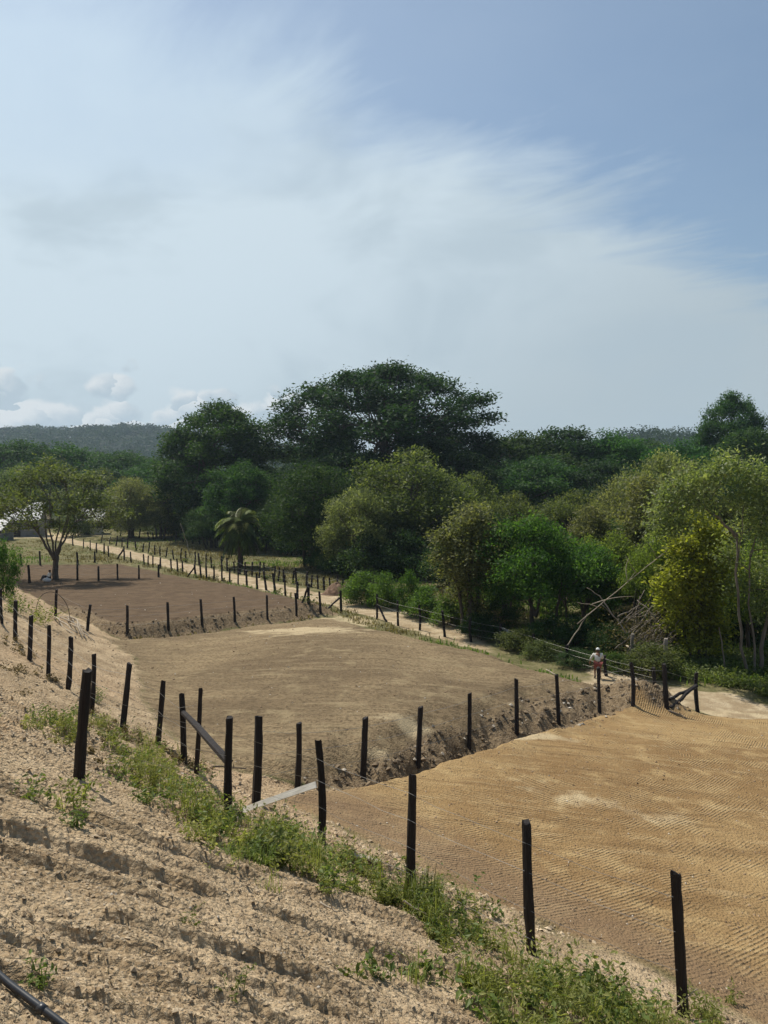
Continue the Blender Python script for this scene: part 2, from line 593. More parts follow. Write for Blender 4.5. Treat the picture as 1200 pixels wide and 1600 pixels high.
def leaf_mat(name, dark, mid, light, trans=.35, gloss=.25, rough=.5):
    m, t, out = new_mat(name)
    a = t.n('ShaderNodeAttribute', attribute_name='tint').outputs['Fac']
    co = t.n('ShaderNodeTexCoord').outputs['Object']
    big = t.noise(co, .55, 2, .5)
    f = t.math('ADD', t.math('MULTIPLY', a, .8), t.math('MULTIPLY', t.math('SUBTRACT', big, .5), .9), clamp=True)
    r = t.n('ShaderNodeValToRGB')
    t.put(r.inputs[0], f)
    e = r.color_ramp.elements
    e[0].position = .05; e[0].color = (*dark, 1)
    e[1].position = .95; e[1].color = (*light, 1)
    k = e.new(.5); k.color = (*mid, 1)
    oi = t.n('ShaderNodeObjectInfo').outputs['Random']
    hsv = t.n('ShaderNodeHueSaturation')
    t.put(hsv.inputs['Color'], r.outputs[0])
    t.put(hsv.inputs['Hue'], t.math('ADD', .485, t.math('MULTIPLY', oi, .03)))
    t.put(hsv.inputs['Value'], t.math('ADD', .85, t.math('MULTIPLY', oi, .3)))
    col = hsv.outputs[0]
    p = t.n('ShaderNodeBsdfPrincipled')
    t.put(p.inputs['Base Color'], col)
    p.inputs['Roughness'].default_value = rough
    p.inputs['Specular IOR Level'].default_value = gloss
    tr = t.n('ShaderNodeBsdfTranslucent')
    t.put(tr.inputs[0], t.mix(1.0, col, (1.25, 1.3, .6, 1), 'MULTIPLY'))
    mx = t.n('ShaderNodeMixShader')
    mx.inputs[0].default_value = trans
    t.t.links.new(p.outputs[0], mx.inputs[1]); t.t.links.new(tr.outputs[0], mx.inputs[2])
    t.t.links.new(mx.outputs[0], out.inputs[0])
    return m


def plain_mat(name, c1, c2, scale=6, rough=.8, bump=.0, stretch=(1, 1, 1), spec=.3, metal=0.0):
    m, t, out = new_mat(name)
    co = t.n('ShaderNodeTexCoord').outputs['Object']
    mp = t.n('ShaderNodeMapping')
    t.put(mp.inputs[0], co)
    mp.inputs['Scale'].default_value = stretch
    n = t.noise(mp.outputs[0], scale, 5, .6)
    p = t.n('ShaderNodeBsdfPrincipled')
    oi = t.n('ShaderNodeObjectInfo').outputs['Random']
    c = t.mix(t.step(n, .3, .7), (*c1, 1), (*c2, 1))
    hsv = t.n('ShaderNodeHueSaturation')
    t.put(hsv.inputs['Color'], c)
    t.put(hsv.inputs['Value'], t.math('ADD', .8, t.math('MULTIPLY', oi, .4)))
    t.put(p.inputs['Base Color'], hsv.outputs[0])
    p.inputs['Roughness'].default_value = rough
    p.inputs['Specular IOR Level'].default_value = spec
    p.inputs['Metallic'].default_value = metal
    if bump:
        b = t.n('ShaderNodeBump')
        b.inputs['Strength'].default_value = 1.0
        b.inputs['Distance'].default_value = bump
        t.put(b.inputs['Height'], n)
        t.put(p.inputs['Normal'], b.outputs[0])
    t.t.links.new(p.outputs[0], out.inputs[0])
    return m


def earth_mat():
    m, t, out = new_mat('earth')
    P = t.n('ShaderNodeNewGeometry').outputs['Position']

    def A(k):
        return t.n('ShaderNodeAttribute', attribute_name=k).outputs['Fac']
    nbig = t.noise(P, .22, 4, .55)
    nmid = t.noise(P, 1.3, 5, .6)
    nsm = t.noise(P, 9, 5, .65)
    ngr = t.noise(P, 38, 3, .7)
    vor = t.n('ShaderNodeTexVoronoi', feature='F1')
    t.put(vor.inputs['Vector'], P); vor.inputs['Scale'].default_value = 26
    vsp = t.n('ShaderNodeTexVoronoi', feature='F1')
    t.put(vsp.inputs['Vector'], P); vsp.inputs['Scale'].default_value = 9
    # grass-and-dirt base
    gr = t.mix(t.step(nmid, .38, .64), (.105, .105, .040, 1), (.215, .185, .095, 1))
    gr = t.mix(t.math('MULTIPLY', t.step(nbig, .50, .72), .6), gr, (.080, .100, .034, 1))
    gr = t.mix(t.math('MULTIPLY', t.step(nsm, .45, .7), .5), gr, (.26, .215, .125, 1))
    # field 3, field 2: bare grey-brown soil
    f2 = t.mix(t.step(nbig, .35, .65), (.188, .136, .080, 1), (.295, .218, .126, 1))
    f2 = t.mix(t.math('MULTIPLY', t.step(nsm, .44, .62), .75), f2, (.105, .076, .044, 1))
    f2 = t.mix(t.math('MULTIPLY', t.step(nmid, .52, .72), .65), f2, (.35, .275, .16, 1))
    f3 = t.mix(t.step(nmid, .35, .65), (.095, .064, .040, 1), (.140, .096, .060, 1))
    f3 = t.mix(t.math('MULTIPLY', t.step(nsm, .46, .68), .45), f3, (.19, .138, .085, 1))
    # field 1: orange-tan with machine tracks
    f1 = t.mix(t.step(nbig, .36, .64), (.262, .164, .074, 1), (.385, .260, .122, 1))
    f1 = t.mix(t.math('MULTIPLY', t.step(nmid, .50, .70), .55), f1, (.51, .37, .185, 1))
    # tracks: arcs of cleat marks
    mp = t.n('ShaderNodeMapping'); t.put(mp.inputs[0], P)
    warp = t.n('ShaderNodeTexNoise'); t.put(warp.inputs['Vector'], P); warp.inputs['Scale'].default_value = .33; warp.inputs['Detail'].default_value = 2
    wp = t.vmath('ADD', P, t.vmath('MULTIPLY', t.vmath('SUBTRACT', warp.outputs['Color'], (.5, .5, .5)), (.25, .25, 0)))

    def rings(cx, cy, freq):
        q = t.vmath('SUBTRACT', wp, (cx, cy, 0))
        q = t.vmath('MULTIPLY', q, (1, 1, 0))
        r = t.vmath('LENGTH', q)
        r = t.math('ADD', t.math('ADD', r, t.math('MULTIPLY', nsm, .018)), t.math('MULTIPLY', nmid, .03))
        return t.math('ADD', t.math('MULTIPLY', t.math('SINE', t.math('MULTIPLY', r, freq)), .5), .5)
    tr1 = rings(-22.0, 42.0, 96.0)
    tr2 = rings(26.0, -22.0, 88.0)
    tr3 = rings(-2.0, 22.0, 92.0)
    sel = t.noise(t.vmath('MULTIPLY', P, (1, 1, 0)), .28, 2, .5)
    trk = t.mix(t.step(sel, .44, .50), tr2, tr1)
    trk = t.mix(t.step(sel, .60, .63), trk, tr3)
    tfade = t.math('MULTIPLY', t.step(t.noise(P, 1.1, 6, .72), .42, .60), t.math('ADD', .35, t.math('MULTIPLY', nsm, 1.1)), clamp=True)
    trkm = t.math('MULTIPLY', trk, tfade)
    f1 = t.mix(t.math('MULTIPLY', t.step(trkm, .30, .75), .38), f1, (.52, .39, .215, 1))
    f1 = t.mix(t.math('MULTIPLY', t.step(nsm, .5, .7), .4), f1, (.21, .125, .065, 1))
    st = t.n('ShaderNodeMapping'); t.put(st.inputs[0], P)
    st.inputs['Rotation'].default_value = (0, 0, -.68); st.inputs['Scale'].default_value = (.35, 2.6, 1)
    streak = t.noise(st.outputs[0], .9, 6, .68, .6)
    st2 = t.n('ShaderNodeMapping'); t.put(st2.inputs[0], P)
    st2.inputs['Rotation'].default_value = (0, 0, .95); st2.inputs['Scale'].default_value = (.3, 3.0, 1)
    streak2 = t.noise(st2.outputs[0], 1.2, 6, .70, .8)
    f1 = t.mix(t.math('MULTIPLY', t.step(streak, .50, .68), .55), f1, (.155, .092, .042, 1))
    f1 = t.mix(t.math('MULTIPLY', t.step(streak2, .54, .70), .5), f1, (.50, .375, .205, 1))
    f2 = t.mix(t.math('MULTIPLY', t.step(streak2, .50, .66), .55), f2, (.34, .265, .155, 1))
    f2 = t.mix(t.math('MULTIPLY', t.step(streak, .50, .68), .55), f2, (.110, .078, .046, 1))
    f3 = t.mix(t.math('MULTIPLY', t.step(streak2, .52, .70), .5), f3, (.20, .148, .092, 1))
    rim = t.step(A('rim'), .1, .9)
    f1 = t.mix(t.math('MULTIPLY', rim, .6), f1, (.21, .145, .095, 1))
    # bank
    bk = t.mix(t.step(nsm, .36, .62), (.140, .100, .060, 1), (.27, .20, .122, 1))
    bk = t.mix(t.step(vsp.outputs['Distance'], .22, .10), bk, (.30, .25, .19, 1))
    # road
    rd = t.mix(t.step(nmid, .35, .65), (.34, .255, .155, 1), (.52, .42, .28, 1))
    rd = t.mix(t.math('MULTIPLY', t.step(nsm, .48, .66), .5), rd, (.25, .185, .115, 1))
    # hillside
    sl = t.mix(t.step(nmid, .35, .66), (.27, .192, .112, 1), (.46, .345, .215, 1))
    sl = t.mix(t.math('MULTIPLY', t.step(nbig, .45, .68), .6), sl, (.44, .30, .18, 1))
    sl = t.mix(t.math('MULTIPLY', t.step(ngr, .46, .68), .6), sl, (.68, .54, .36, 1))
    sl = t.mix(t.math('MULTIPLY', t.step(nsm, .50, .68), .6), sl, (.19, .132, .08, 1))
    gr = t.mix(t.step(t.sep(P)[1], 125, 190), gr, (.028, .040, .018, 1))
    c = gr
    edge = t.math('MULTIPLY', t.math('SUBTRACT', nmid, .5), .5)

    def w(k):
        return t.step(t.math('ADD', A(k), edge), .32, .68)
    for k, cc in (('road', rd), ('f3', f3), ('f1', f1), ('f2', f2)):
        c = t.mix(w(k), c, cc)
    pale = t.math('MULTIPLY', t.step(t.math('ADD', A('pale'), t.math('MULTIPLY', t.math('SUBTRACT', nmid, .5), 1.2)), .35, .75), .75)
    c = t.mix(pale, c, (.56, .45, .28, 1))
    c = t.mix(w('bank'), c, bk)
    c = t.mix(w('slope'), c, sl)
    p = t.n('ShaderNodeBsdfPrincipled')
    t.put(p.inputs['Base Color'], c)
    p.inputs['Roughness'].default_value = .95
    p.inputs['Specular IOR Level'].default_value = .08
    h = t.math('MULTIPLY', t.math('SUBTRACT', .5, vor.outputs['Distance']), .030)
    h = t.math('ADD', h, t.math('MULTIPLY', nsm, .05))
    h = t.math('ADD', h, t.math('MULTIPLY', ngr, .030))
    h = t.math('ADD', h, t.math('MULTIPLY', t.math('MULTIPLY', trkm, A('f1')), .028))
    h = t.math('ADD', h, t.math('MULTIPLY', t.math('ADD', streak, streak2), t.math('MULTIPLY', t.math('MAXIMUM', A('f1'), A('f2')), .05)))
    b = t.n('ShaderNodeBump')
    b.inputs['Strength'].default_value = .9
    b.inputs['Distance'].default_value = 1.0
    t.put(b.inputs['Height'], h)
    t.put(p.inputs['Normal'], b.outputs[0])
    t.t.links.new(p.outputs[0], out.inputs[0])
    return m


M_EARTH = earth_mat()
M_POST = plain_mat('dark_post', (.012, .010, .011), (.030, .023, .021), 9, .75, .006, (1, 1, .2), .25)  # nearly black brown posts, mottled lengthwise
M_POSTG = plain_mat('grey_post', (.16, .14, .12), (.26, .23, .20), 9, .85, .004, (1, 1, .2))
M_WIRE = plain_mat('galvanised_wire', (.24, .23, .21), (.36, .34, .31), 3, .45, 0, spec=.5, metal=.6)
M_BARK = plain_mat('bark', (.055, .043, .034), (.12, .098, .078), 5, .9, .02, (1, 1, .3))
M_BARKP = plain_mat('pale_bark', (.16, .135, .11), (.29, .255, .21), 5, .9, .01, (1, 1, .3))
M_CLOD = plain_mat('clods', (.27, .20, .13), (.46, .36, .245), 2.3, .95)
M_CLODD = plain_mat('dark_clods', (.13, .094, .058), (.30, .225, .145), 2.3, .95)
M_STONE = plain_mat('pale_stones', (.38, .33, .26), (.58, .52, .43), 3, .9)
M_BOARD = plain_mat('bleached_board', (.48, .44, .37), (.70, .66, .58), 6, .8, .002, (1, 12, 12))
M_STICK = plain_mat('dry_stick', (.24, .195, .14), (.42, .355, .27), 6, .85)

# ------------------------------------------------------------------ the ground, one continuous relief cut into its kinds of ground
def build_ground():
    r = np.concatenate([np.linspace(.3, 1.9, 8, endpoint=False),
                        np.exp(np.linspace(math.log(1.9), math.log(15), 400, endpoint=False)),
                        np.exp(np.linspace(math.log(15), math.log(140), 270, endpoint=False)),
                        np.exp(np.linspace(math.log(140), math.log(1600), 60))])
    half = R(31)
    a = np.concatenate([np.linspace(-half, half, 460), np.linspace(half, 2 * math.pi - half, 62)[1:-1]])
    na, nr = len(a), len(r)
    X = (r[:, None] * np.sin(a)[None, :]).ravel(); Y = (r[:, None] * np.cos(a)[None, :]).ravel()
    Z, zn = zones(X, Y)
    Z = Z + fine(X, Y, zn)
    PROFILE.update(r=r, a=a[:460], Z=Z.reshape(nr, na)[:, :460])
    # pale scraped patches
    pale = np.zeros_like(X)
    for (u, v, rx, ry, amp) in ((700, 1178, 2.2, .6, 1.0), (620, 1200, 1.2, .4, .7), (500, 985, 3.2, 2.2, .75), (545, 972, 2.2, 3.0, .8),
                                (430, 985, 2.5, .8, .5), (830, 1150, 1.6, .5, .6), (990, 1270, 1.8, .9, .5), (850, 1230, 1.8, .7, .4),
                                (900, 1512, .6, .35, 1.0), (345, 1210, .9, .5, .8), (1150, 1115, 3.5, 1.0, .6),
                                (60, 838, 11, 7, 1.1), (20, 822, 12, 7, .9)):
        p, t = hit(u, v)
        pale += amp * np.exp(-(((X - p[0]) / rx) ** 2 + ((Y - p[1]) / ry) ** 2))
    rim = zn['f1'] * sstep(3.2, .4, zn['s'] - 7.2)
    V = np.stack([X, Y, Z], 1)
    I = np.arange(nr * na).reshape(nr, na)
    J = np.roll(I, -1, axis=1)
    F = np.stack([I[:-1], J[:-1], J[1:], I[1:]], -1).reshape(-1, 4)[:, ::-1]
    W = np.stack([np.full_like(X, .42), zn['road'], zn['f3'], zn['f1'], zn['f2'], zn['slope']], 1)
    kind = np.argmax(W[F].mean(1), 1)
    names = [('ground', 'dry grass and scrub covered ground around the fields', 'grassland'),
             ('dirt_road', 'pale dirt road running between the two fence lines', 'dirt road'),
             ('field', 'dark brown bare field furthest back on the left', 'field'),
             ('field', 'orange tan bare field with machine tracks in the right foreground', 'field'),
             ('field', 'grey brown bare terrace in the middle of the picture', 'field'),
             ('hillside', 'cut slope of loose pale soil in the left foreground', 'hillside')]
    atn = dict(road=zn['road'], f3=zn['f3'], f1=zn['f1'], f2=zn['f2'], slope=zn['slope'], bank=zn['bank'], pale=pale, rim=rim)
    for k, (nm, lab, cat) in enumerate(names):
        f = F[kind == k]
        ids, inv = np.unique(f, return_inverse=True)
        me = new_mesh(nm, V[ids], inv.reshape(f.shape), [M_EARTH], True, {q: w[ids] for q, w in atn.items()})
        o = link(nm, me)
        o['kind'] = 'structure'
        o['label'] = lab


build_ground()

# ------------------------------------------------------------------ fences
def make_post_mesh(seed, n=9):
    """hewn post of unit height and unit width, rough and slightly tapered"""
    g = np.random.default_rng(seed)
    zs = np.array([-.22, 0, .14, .3, .45, .6, .75, .88, .985, 1.0])
    bend = g.normal(size=2) * .10
    V = []
    sq = np.array([1 + .16 * abs(math.sin(2 * a)) for a in np.arange(n) * 2 * math.pi / n])
    base = sq * g.uniform(.86, 1.1, n)
    for i, z in enumerate(zs):
        a = np.arange(n) * 2 * math.pi / n + g.uniform(-.06, .06, n)
        r = .5 * base * (1.06 - .16 * z + .05 * g.normal()) * g.uniform(.93, 1.07, n)
        if i == len(zs) - 1:
            r = r * .90
        c = bend * math.sin(z * 3.1)
        zz = z + (g.uniform(-.006, .012, n) + .014 * np.cos(a + seed) if i >= len(zs) - 2 else 0)
        V.append(np.stack([c[0] + r * np.cos(a), c[1] + r * np.sin(a), np.broadcast_to(zz, (n,))], 1))
    V = np.concatenate(V); F = []
    for i in range(len(zs) - 1):
        for j in range(n):
            k = (j + 1) % n
            F.append((i * n + j, i * n + k, (i + 1) * n + k, (i + 1) * n + j))
    F.append(tuple(range(n))[::-1]); F.append(tuple(range((len(zs) - 1) * n, len(zs) * n)))
    return V, F


POSTS = [new_mesh('post', *make_post_mesh(s), [M_POST], False) for s in range(8)]
POSTS_G = [new_mesh('post', *make_post_mesh(s + 20), [M_POSTG], False) for s in range(3)]
POSTS_W = []


def put_post(root, base, top, width, meshes=None, g=random, name='post'):
    base = Vector(base); top = Vector(top)
    ax = top - base
    q = ax.to_track_quat('Z', 'Y')
    o = link(name, g.choice(meshes or POSTS), root)
    o.rotation_mode = 'QUATERNION'
    o.rotation_quaternion = q @ Matrix.Rotation(g.uniform(0, 6.28), 3, 'Z').to_quaternion()
    o.location = base
    w = width * g.uniform(.88, 1.12)
    o.scale = (w, w, ax.length)
    return o


def bar(root, name, a, b, r, mat, n=7, wob=.12, seed=1, taper=1.0):
    g = np.random.default_rng(seed)
    a = np.asarray(a, float); b = np.asarray(b, float)
    t = np.linspace(0, 1, 6)[:, None]
    P = a + (b - a) * t + g.normal(size=(6, 3)) * r * .22
    V, F = tube(P, r * (1 + (taper - 1) * t[:, 0]), n, True, wob, g)
    return link(name, new_mesh(name, V, F, [mat], False), root)


def strands(root, ends, heights, r, sag=.03, seed=0):
    """one wire for each height, running from post to post"""
    g = np.random.default_rng(seed)
    for h in heights:
        P = []
        for i, (b, t) in enumerate(ends):
            b = np.asarray(b); t = np.asarray(t)
            q = b + (t - b) * (h + g.uniform(-.02, .02))
            q = q + np.array([-.05, -.04, 0]) * (1.0 if i % 2 else .9)
            if P:
                p = P[-1]
                for k in (.25, .5, .75):
                    m = p + (q - p) * k
                    m = m - np.array([0, 0, sag * 4 * k * (1 - k) * g.uniform(.3, 1.3)]) + g.normal(size=3) * .006
                    P.append(m)
            P.append(q)
        V, F = tube(P, r, 4, False)
        link('wire', new_mesh('wire', V, F, [M_WIRE], False), root)


def fence(name, label, pix, width, heights, wire_r, meshes=None, seed=0, group=None, depth=None, sag=.03, cat='fence', dz=.0, wpx=None):
    g = random.Random(seed)
    ends = []
    for k, (ut, vt, ub, vb) in enumerate(pix):
        p, t = hit(ub, vb)
        if depth and k in depth:
            t = depth[k]
            p = at(ub, vb, t)
            p[2] = gz(p[0], p[1])
        top = at(ut, vt, t)
        top[1] += g.uniform(-.05, .05) * (top[2] - p[2])
        ends.append((p, top))
    root = link(name, None, None, Vector(ends[0][0]))
    tag(root, label, cat, group)
    inv = Vector(ends[0][0])
    for k, (b, t) in enumerate(ends):
        w = width if wpx is None else .80 * wpx[k] / FPX * float(b[1])
        put_post(root, Vector(b) - inv, Vector(t) - inv, w, meshes, g)
    if heights:
        e2 = [(np.asarray(b) - np.array(inv), np.asarray(t) - np.array(inv)) for b, t in ends]
        strands(root, e2, heights, wire_r, sag, seed)
    return root, ends, np.array(inv)


fa, ea, oa = fence('wire_fence', 'nearest row of thick dark posts with wire, along the weedy foot of the slope',
                   FENCE_A, .118, (.36, .62, .86, .12), .0022, seed=3, wpx=(19, 17, 15.5, 14.5, 14, 16.5))
fc, ec, oc = fence('wire_fence', 'line of dark posts along the slope edge running back at the far left',
                   FENCE_C, .115, (.3, .55, .82), .0032, seed=4, wpx=(6, 6.5, 7, 8, 9.5, 9, 9.5, 10, 11, 9))
fd, ed, od = fence('wire_fence', 'dark post fence on the clod bank between the tan field and the middle terrace',
                   FENCE_D, .125, (.3, .6, .86), .0034, seed=5)
fe, ee, oe = fence('wire_fence', 'dark post fence on the low bank at the back edge of the middle terrace',
                   FENCE_E, .125, (.3, .6, .86), .004, seed=6)
fi, ei, oi_ = fence('wire_fence', 'dark post fence between the middle terrace and the right part of the dirt road',
                    FENCE_I, .13, (.3, .6, .86), .004, seed=7, depth={8: 32.0, 9: 29.3})
ff, ef, of_ = fence('wire_fence', 'close-set thin posts along the near side of the far dirt road',
                    FENCE_F, .14, (.4, .8), .005, seed=8)
fe2, ee2, oe2 = fence('wire_fence', 'short row of dark posts behind the furthest brown field, beside the many-stemmed tree',
                      FENCE_E2, .15, (.4, .8), .005, seed=9)
fe3, ee3, oe3 = fence('wire_fence', 'four small dark posts in the dry grass far left, behind the furthest field',
                      FENCE_E3, .16, (.5,), .005, seed=10)


def interp_posts(base, h, us):
    P = []
    for u in us:
        v = np.interp(u, [b[0] for b in base], [b[1] for b in base])
        hh = np.interp(u, [b[0] for b in base], h)
        ln = random.uniform(-2.5, 2.5)
        hh *= random.uniform(.82, 1.18)
        P.append((u + ln, v - hh, u, v))
    return P


random.seed(21)
us = list(np.arange(160, 545, 10.2) + np.array([random.uniform(-3, 3) for _ in np.arange(160, 545, 10.2)]))
G_BASE = [(160, 848), (200, 857), (251, 869), (300, 881), (340, 889), (380, 898), (420, 906), (460, 912), (496, 920), (545, 930)]
fg, eg, og = fence('wire_fence', 'uneven close-set thin posts on the far side of the dirt road, before the palm',
                   interp_posts(G_BASE, [13, 14, 16, 18, 19, 21, 22, 23, 23, 23], us), .15, (.4, .8), .005, seed=11)
us = list(np.arange(190, 490, 13.5) + np.array([random.uniform(-4, 4) for _ in np.arange(190, 490, 13.5)]))
H_BASE = [(190, 838), (260, 845), (330, 853), (400, 860), (490, 872)]
fh, eh, oh = fence('wire_fence', 'thin posts crossing the dry meadow behind the palm',
                   interp_posts(H_BASE, [12, 14, 16, 18, 19], us), .15, (.5,), .005, seed=12)
us = list(np.arange(200, 450, 17.0) + np.array([random.uniform(-5, 5) for _ in np.arange(200, 450, 17.0)]))
fk, ek, ok_ = fence('wire_fence', 'faint row of small posts at the back of the dry meadow by the bushes',
                    interp_posts([(200, 832), (330, 840), (450, 851)], [9, 11, 13], us), .15, (), .005, seed=13)
fj, ej, oj = fence('wire_fence', 'weathered grey stakes standing in front of the brush pile',
                   [(988, 990, 987, 1040), (1041, 998, 1040, 1052)], .16, (), .004, POSTS_G, seed=14)

# braces leaning on corner posts
def brace(root, org, a, b, r, seed, mat=None):
    bar(root, 'brace', np.asarray(a) - org, np.asarray(b) - org, r, mat or M_POST, seed=seed)


t285 = ray(290, 1115)
d285 = ec[8][0][1] / ray(*FENCE_C[8][2:])[1]
brace(fc, oc, at(287, 1113, d285 - .05), at(357, 1189, ea[4][0][1] / ray(357, 1277)[1] + .45), .055, 2)
d1090 = ed[10][0][1] / ray(*FENCE_D[10][2:])[1]
brace(fd, od, at(1087, 1071, d1090 - .1), hit(1047, 1106)[0], .06, 3)
brace(fd, od, at(1086, 1073, d1090 - .05), hit(1044, 1094)[0] + np.array([0, 0, .02]), .055, 4)
de_ = ee[9][0][1] / ray(*FENCE_E[9][2:])[1]
brace(fe, oe, at(531, 934, de_ - .1), at(504, 958, de_ - .6), .06, 5)
di_ = ei[0][0][1] / ray(*FENCE_I[0][2:])[1]
brace(fi, oi_, at(591, 946, di_ - .1), hit(604, 972)[0], .06, 6)
df_ = ef[15][0][1] / ray(*FENCE_F[15][2:])[1]
brace(ff, of_, at(305, 885, df_ - .1), at(293, 901, df_), .07, 7)
brace(ff, of_, at(482, 916, ef[28][0][1]), hit(472, 942)[0], .07, 8)
brace(ff, of_, at(193, 858, ef[6][0][1]), hit(183, 874)[0], .09, 9)

# ------------------------------------------------------------------ trees
M_BARKM = plain_mat('grey_bark', (.085, .072, .058), (.16, .138, .112), 5, .9, .01, (1, 1, .3))
M_L = {
    'rain': leaf_mat('leaves_rain_tree', (.014, .034, .014), (.032, .066, .026), (.072, .116, .044), .36, .10, .6),
    'umbrella': leaf_mat('leaves_umbrella', (.018, .052, .014), (.046, .108, .028), (.105, .185, .050), .40, .10, .6),
    'olive': leaf_mat('leaves_olive', (.040, .060, .017), (.115, .150, .045), (.280, .300, .110), .45, .18, .6),
    'oliveg': leaf_mat('leaves_grey_olive', (.070, .086, .034), (.185, .205, .085), (.400, .395, .190), .48, .2, .55),
    'tallo': leaf_mat('leaves_slender_tree', (.085, .115, .042), (.215, .260, .095), (.440, .460, .215), .50, .25, .5),
    'green': leaf_mat('leaves_green', (.024, .060, .012), (.070, .135, .026), (.180, .262, .060), .50, .15, .6),
    'greenl': leaf_mat('leaves_light_green', (.060, .100, .020), (.160, .225, .046), (.320, .385, .100), .54, .15, .6),
    'yellow': leaf_mat('leaves_yellow_green', (.150, .190, .026), (.320, .370, .055), (.520, .540, .130), .58, .2, .55),
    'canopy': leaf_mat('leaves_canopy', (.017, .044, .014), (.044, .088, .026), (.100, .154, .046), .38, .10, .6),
    'grass': leaf_mat('leaves_grass', (.050, .100, .018), (.120, .195, .036), (.230, .300, .080), .48, .15),
    'weed': leaf_mat('leaves_weed', (.125, .145, .036), (.250, .270, .085), (.420, .420, .180), .48, .2, .5),
    'weedd': leaf_mat('leaves_weed_dark', (.070, .100, .024), (.145, .185, .052), (.280, .305, .110), .45, .2, .5),
    'dry': leaf_mat('leaves_dry', (.100, .080, .036), (.200, .160, .080), (.320, .265, .150), .3, .1),
    'palm': leaf_mat('leaves_palm', (.040, .070, .018), (.120, .160, .044), (.340, .370, .125), .45, .2, .5),
    'far': leaf_mat('leaves_far', (.012, .030, .014), (.030, .058, .026), (.066, .098, .044), .3, .05),
}


def sphere_dirs(n, g, zmin=-1.0):
    d = g.normal(size=(n * 3, 3))
    d /= np.linalg.norm(d, axis=1)[:, None]
    d = d[d[:, 2] > zmin]
    while len(d) < n:
        e = g.normal(size=(n * 3, 3)); e /= np.linalg.norm(e, axis=1)[:, None]
        d = np.concatenate([d, e[e[:, 2] > zmin]])
    return d[:n]


def limb(a, b, r0, r1, g, sag=0.15, n=7, sides=6):
    a = np.asarray(a, float); b = np.asarray(b, float)
    t = np.linspace(0, 1, n)[:, None]
    L = np.linalg.norm(b - a)
    c = (a + b) / 2 + np.array([0, 0, sag * L]) + g.normal(size=3) * L * .06
    P = (1 - t) ** 2 * a + 2 * t * (1 - t) * c + t ** 2 * b
    P[1:-1] += g.normal(size=(n - 2, 3)) * L * .012
    return tube(P, r0 + (r1 - r0) * t[:, 0] ** .8, sides, False), P


def tree_meshes(name, seed, lobes, n_leaf, leaf, mat, trunks, bark=None, cl_leaf=22, spread=.30, fill=.5, up=.5, droop=.1,
                asp=.5, zmin=-.45, twigs=2, twig_r=.03, limb_r=.11, fork=.45, aff=None):
    """lobes: (x, y, z, rx, ry, rz) masses of foliage; trunks: list of (base xyz, top xyz, r0, r1)"""
    g = np.random.default_rng(seed)
    lobes = np.asarray(lobes, float)
    area = (lobes[:, 3] * lobes[:, 4] + lobes[:, 4] * lobes[:, 5] + lobes[:, 3] * lobes[:, 5])
    cnt = np.maximum((n_leaf / cl_leaf * area / area.sum()).astype(int), 3)
    A = Acc()
    Ptr = []
    for (b, tp, r0, r1) in trunks:
        (V, F), P = limb(b, tp, r0, r1, g, .02, 9, 9)
        # root flare
        V[:9] = np.asarray(b) + (V[:9] - np.asarray(b)) * 1.45
        A.add(V, F)
        Ptr.append(P)
    C = []
    for k, l in enumerate(lobes):
        n = cnt[k]
        d = sphere_dirs(n, g, zmin)
        rr = (fill + (1 - fill) * g.random(n) ** .6)[:, None]
        rr *= (1 + .22 * g.normal(size=n))[:, None].clip(.6, 1.25)
        c = l[:3] + d * rr * l[3:]
        C.append((c, np.full(n, min(l[3], l[4], l[5]))))
        # limb from the nearest trunk to the lobe
        P = min(Ptr, key=lambda q: np.linalg.norm(q[-1] - l[:3]))
        i = int(len(P) * (fork + (1 - fork) * g.random()))
        i = min(i, len(P) - 1)
        ctr = l[:3] - np.array([0, 0, l[5] * .25])
        (V, F), Q = limb(P[i], ctr, limb_r, limb_r * .45, g, .08, 8, 6)
        A.add(V, F)
        for _ in range(twigs):
            e = c[g.integers(n)]
            (V, F), Q2 = limb(Q[g.integers(4, 8)], e, twig_r, twig_r * .35, g, .08, 5, 4)
            A.add(V, F)
    CC = np.concatenate([c for c, _ in C])
    rad = np.concatenate([r for _, r in C])
    per = np.maximum(g.poisson(cl_leaf, len(CC)), 4)
    idx = np.repeat(np.arange(len(CC)), per)
    off = g.normal(size=(len(idx), 3)) * (rad[idx] * spread)[:, None].clip(leaf * 1.2, None)
    off[:, 2] *= .7
    P = CC[idx] + off
    L = leaf * g.uniform(.6, 1.35, len(P))
    V, F = leaves(P, L, L * asp, up, g, droop)
    base = g.random(len(CC))[idx]
    tint = np.clip(.62 * base + .42 * g.random(len(P)) - .02, 0, 1)
    cm = new_mesh(name + '_crown', V, F, [mat], False, {'tint': np.repeat(tint, 4)})
    tm = A.mesh(name + '_trunk', [bark or M_BARK], True)
    top = float(P[:, 2].max()); lo = float(np.percentile(P[:, 0], 1)); hi = float(np.percentile(P[:, 0], 99))
    return dict(trunk=tm, crown=cm, h=float(np.percentile(P[:, 2], 99.7)), w=hi - lo, cx=(hi + lo) / 2, name=name)


def ring_lobes(g, n, R0, z, rl, rz, jitter=.25, R1=None):
    out = []
    for k in range(n):
        a = 6.283 * k / n + g.uniform(-.35, .35)
        r = R0 * (1 + jitter * g.normal())
        s = g.uniform(.75, 1.25)
        out.append((math.cos(a) * r, math.sin(a) * r, z + g.normal() * rz * .45, rl * s, rl * g.uniform(.75, 1.25), rz * g.uniform(.8, 1.2)))
    return out


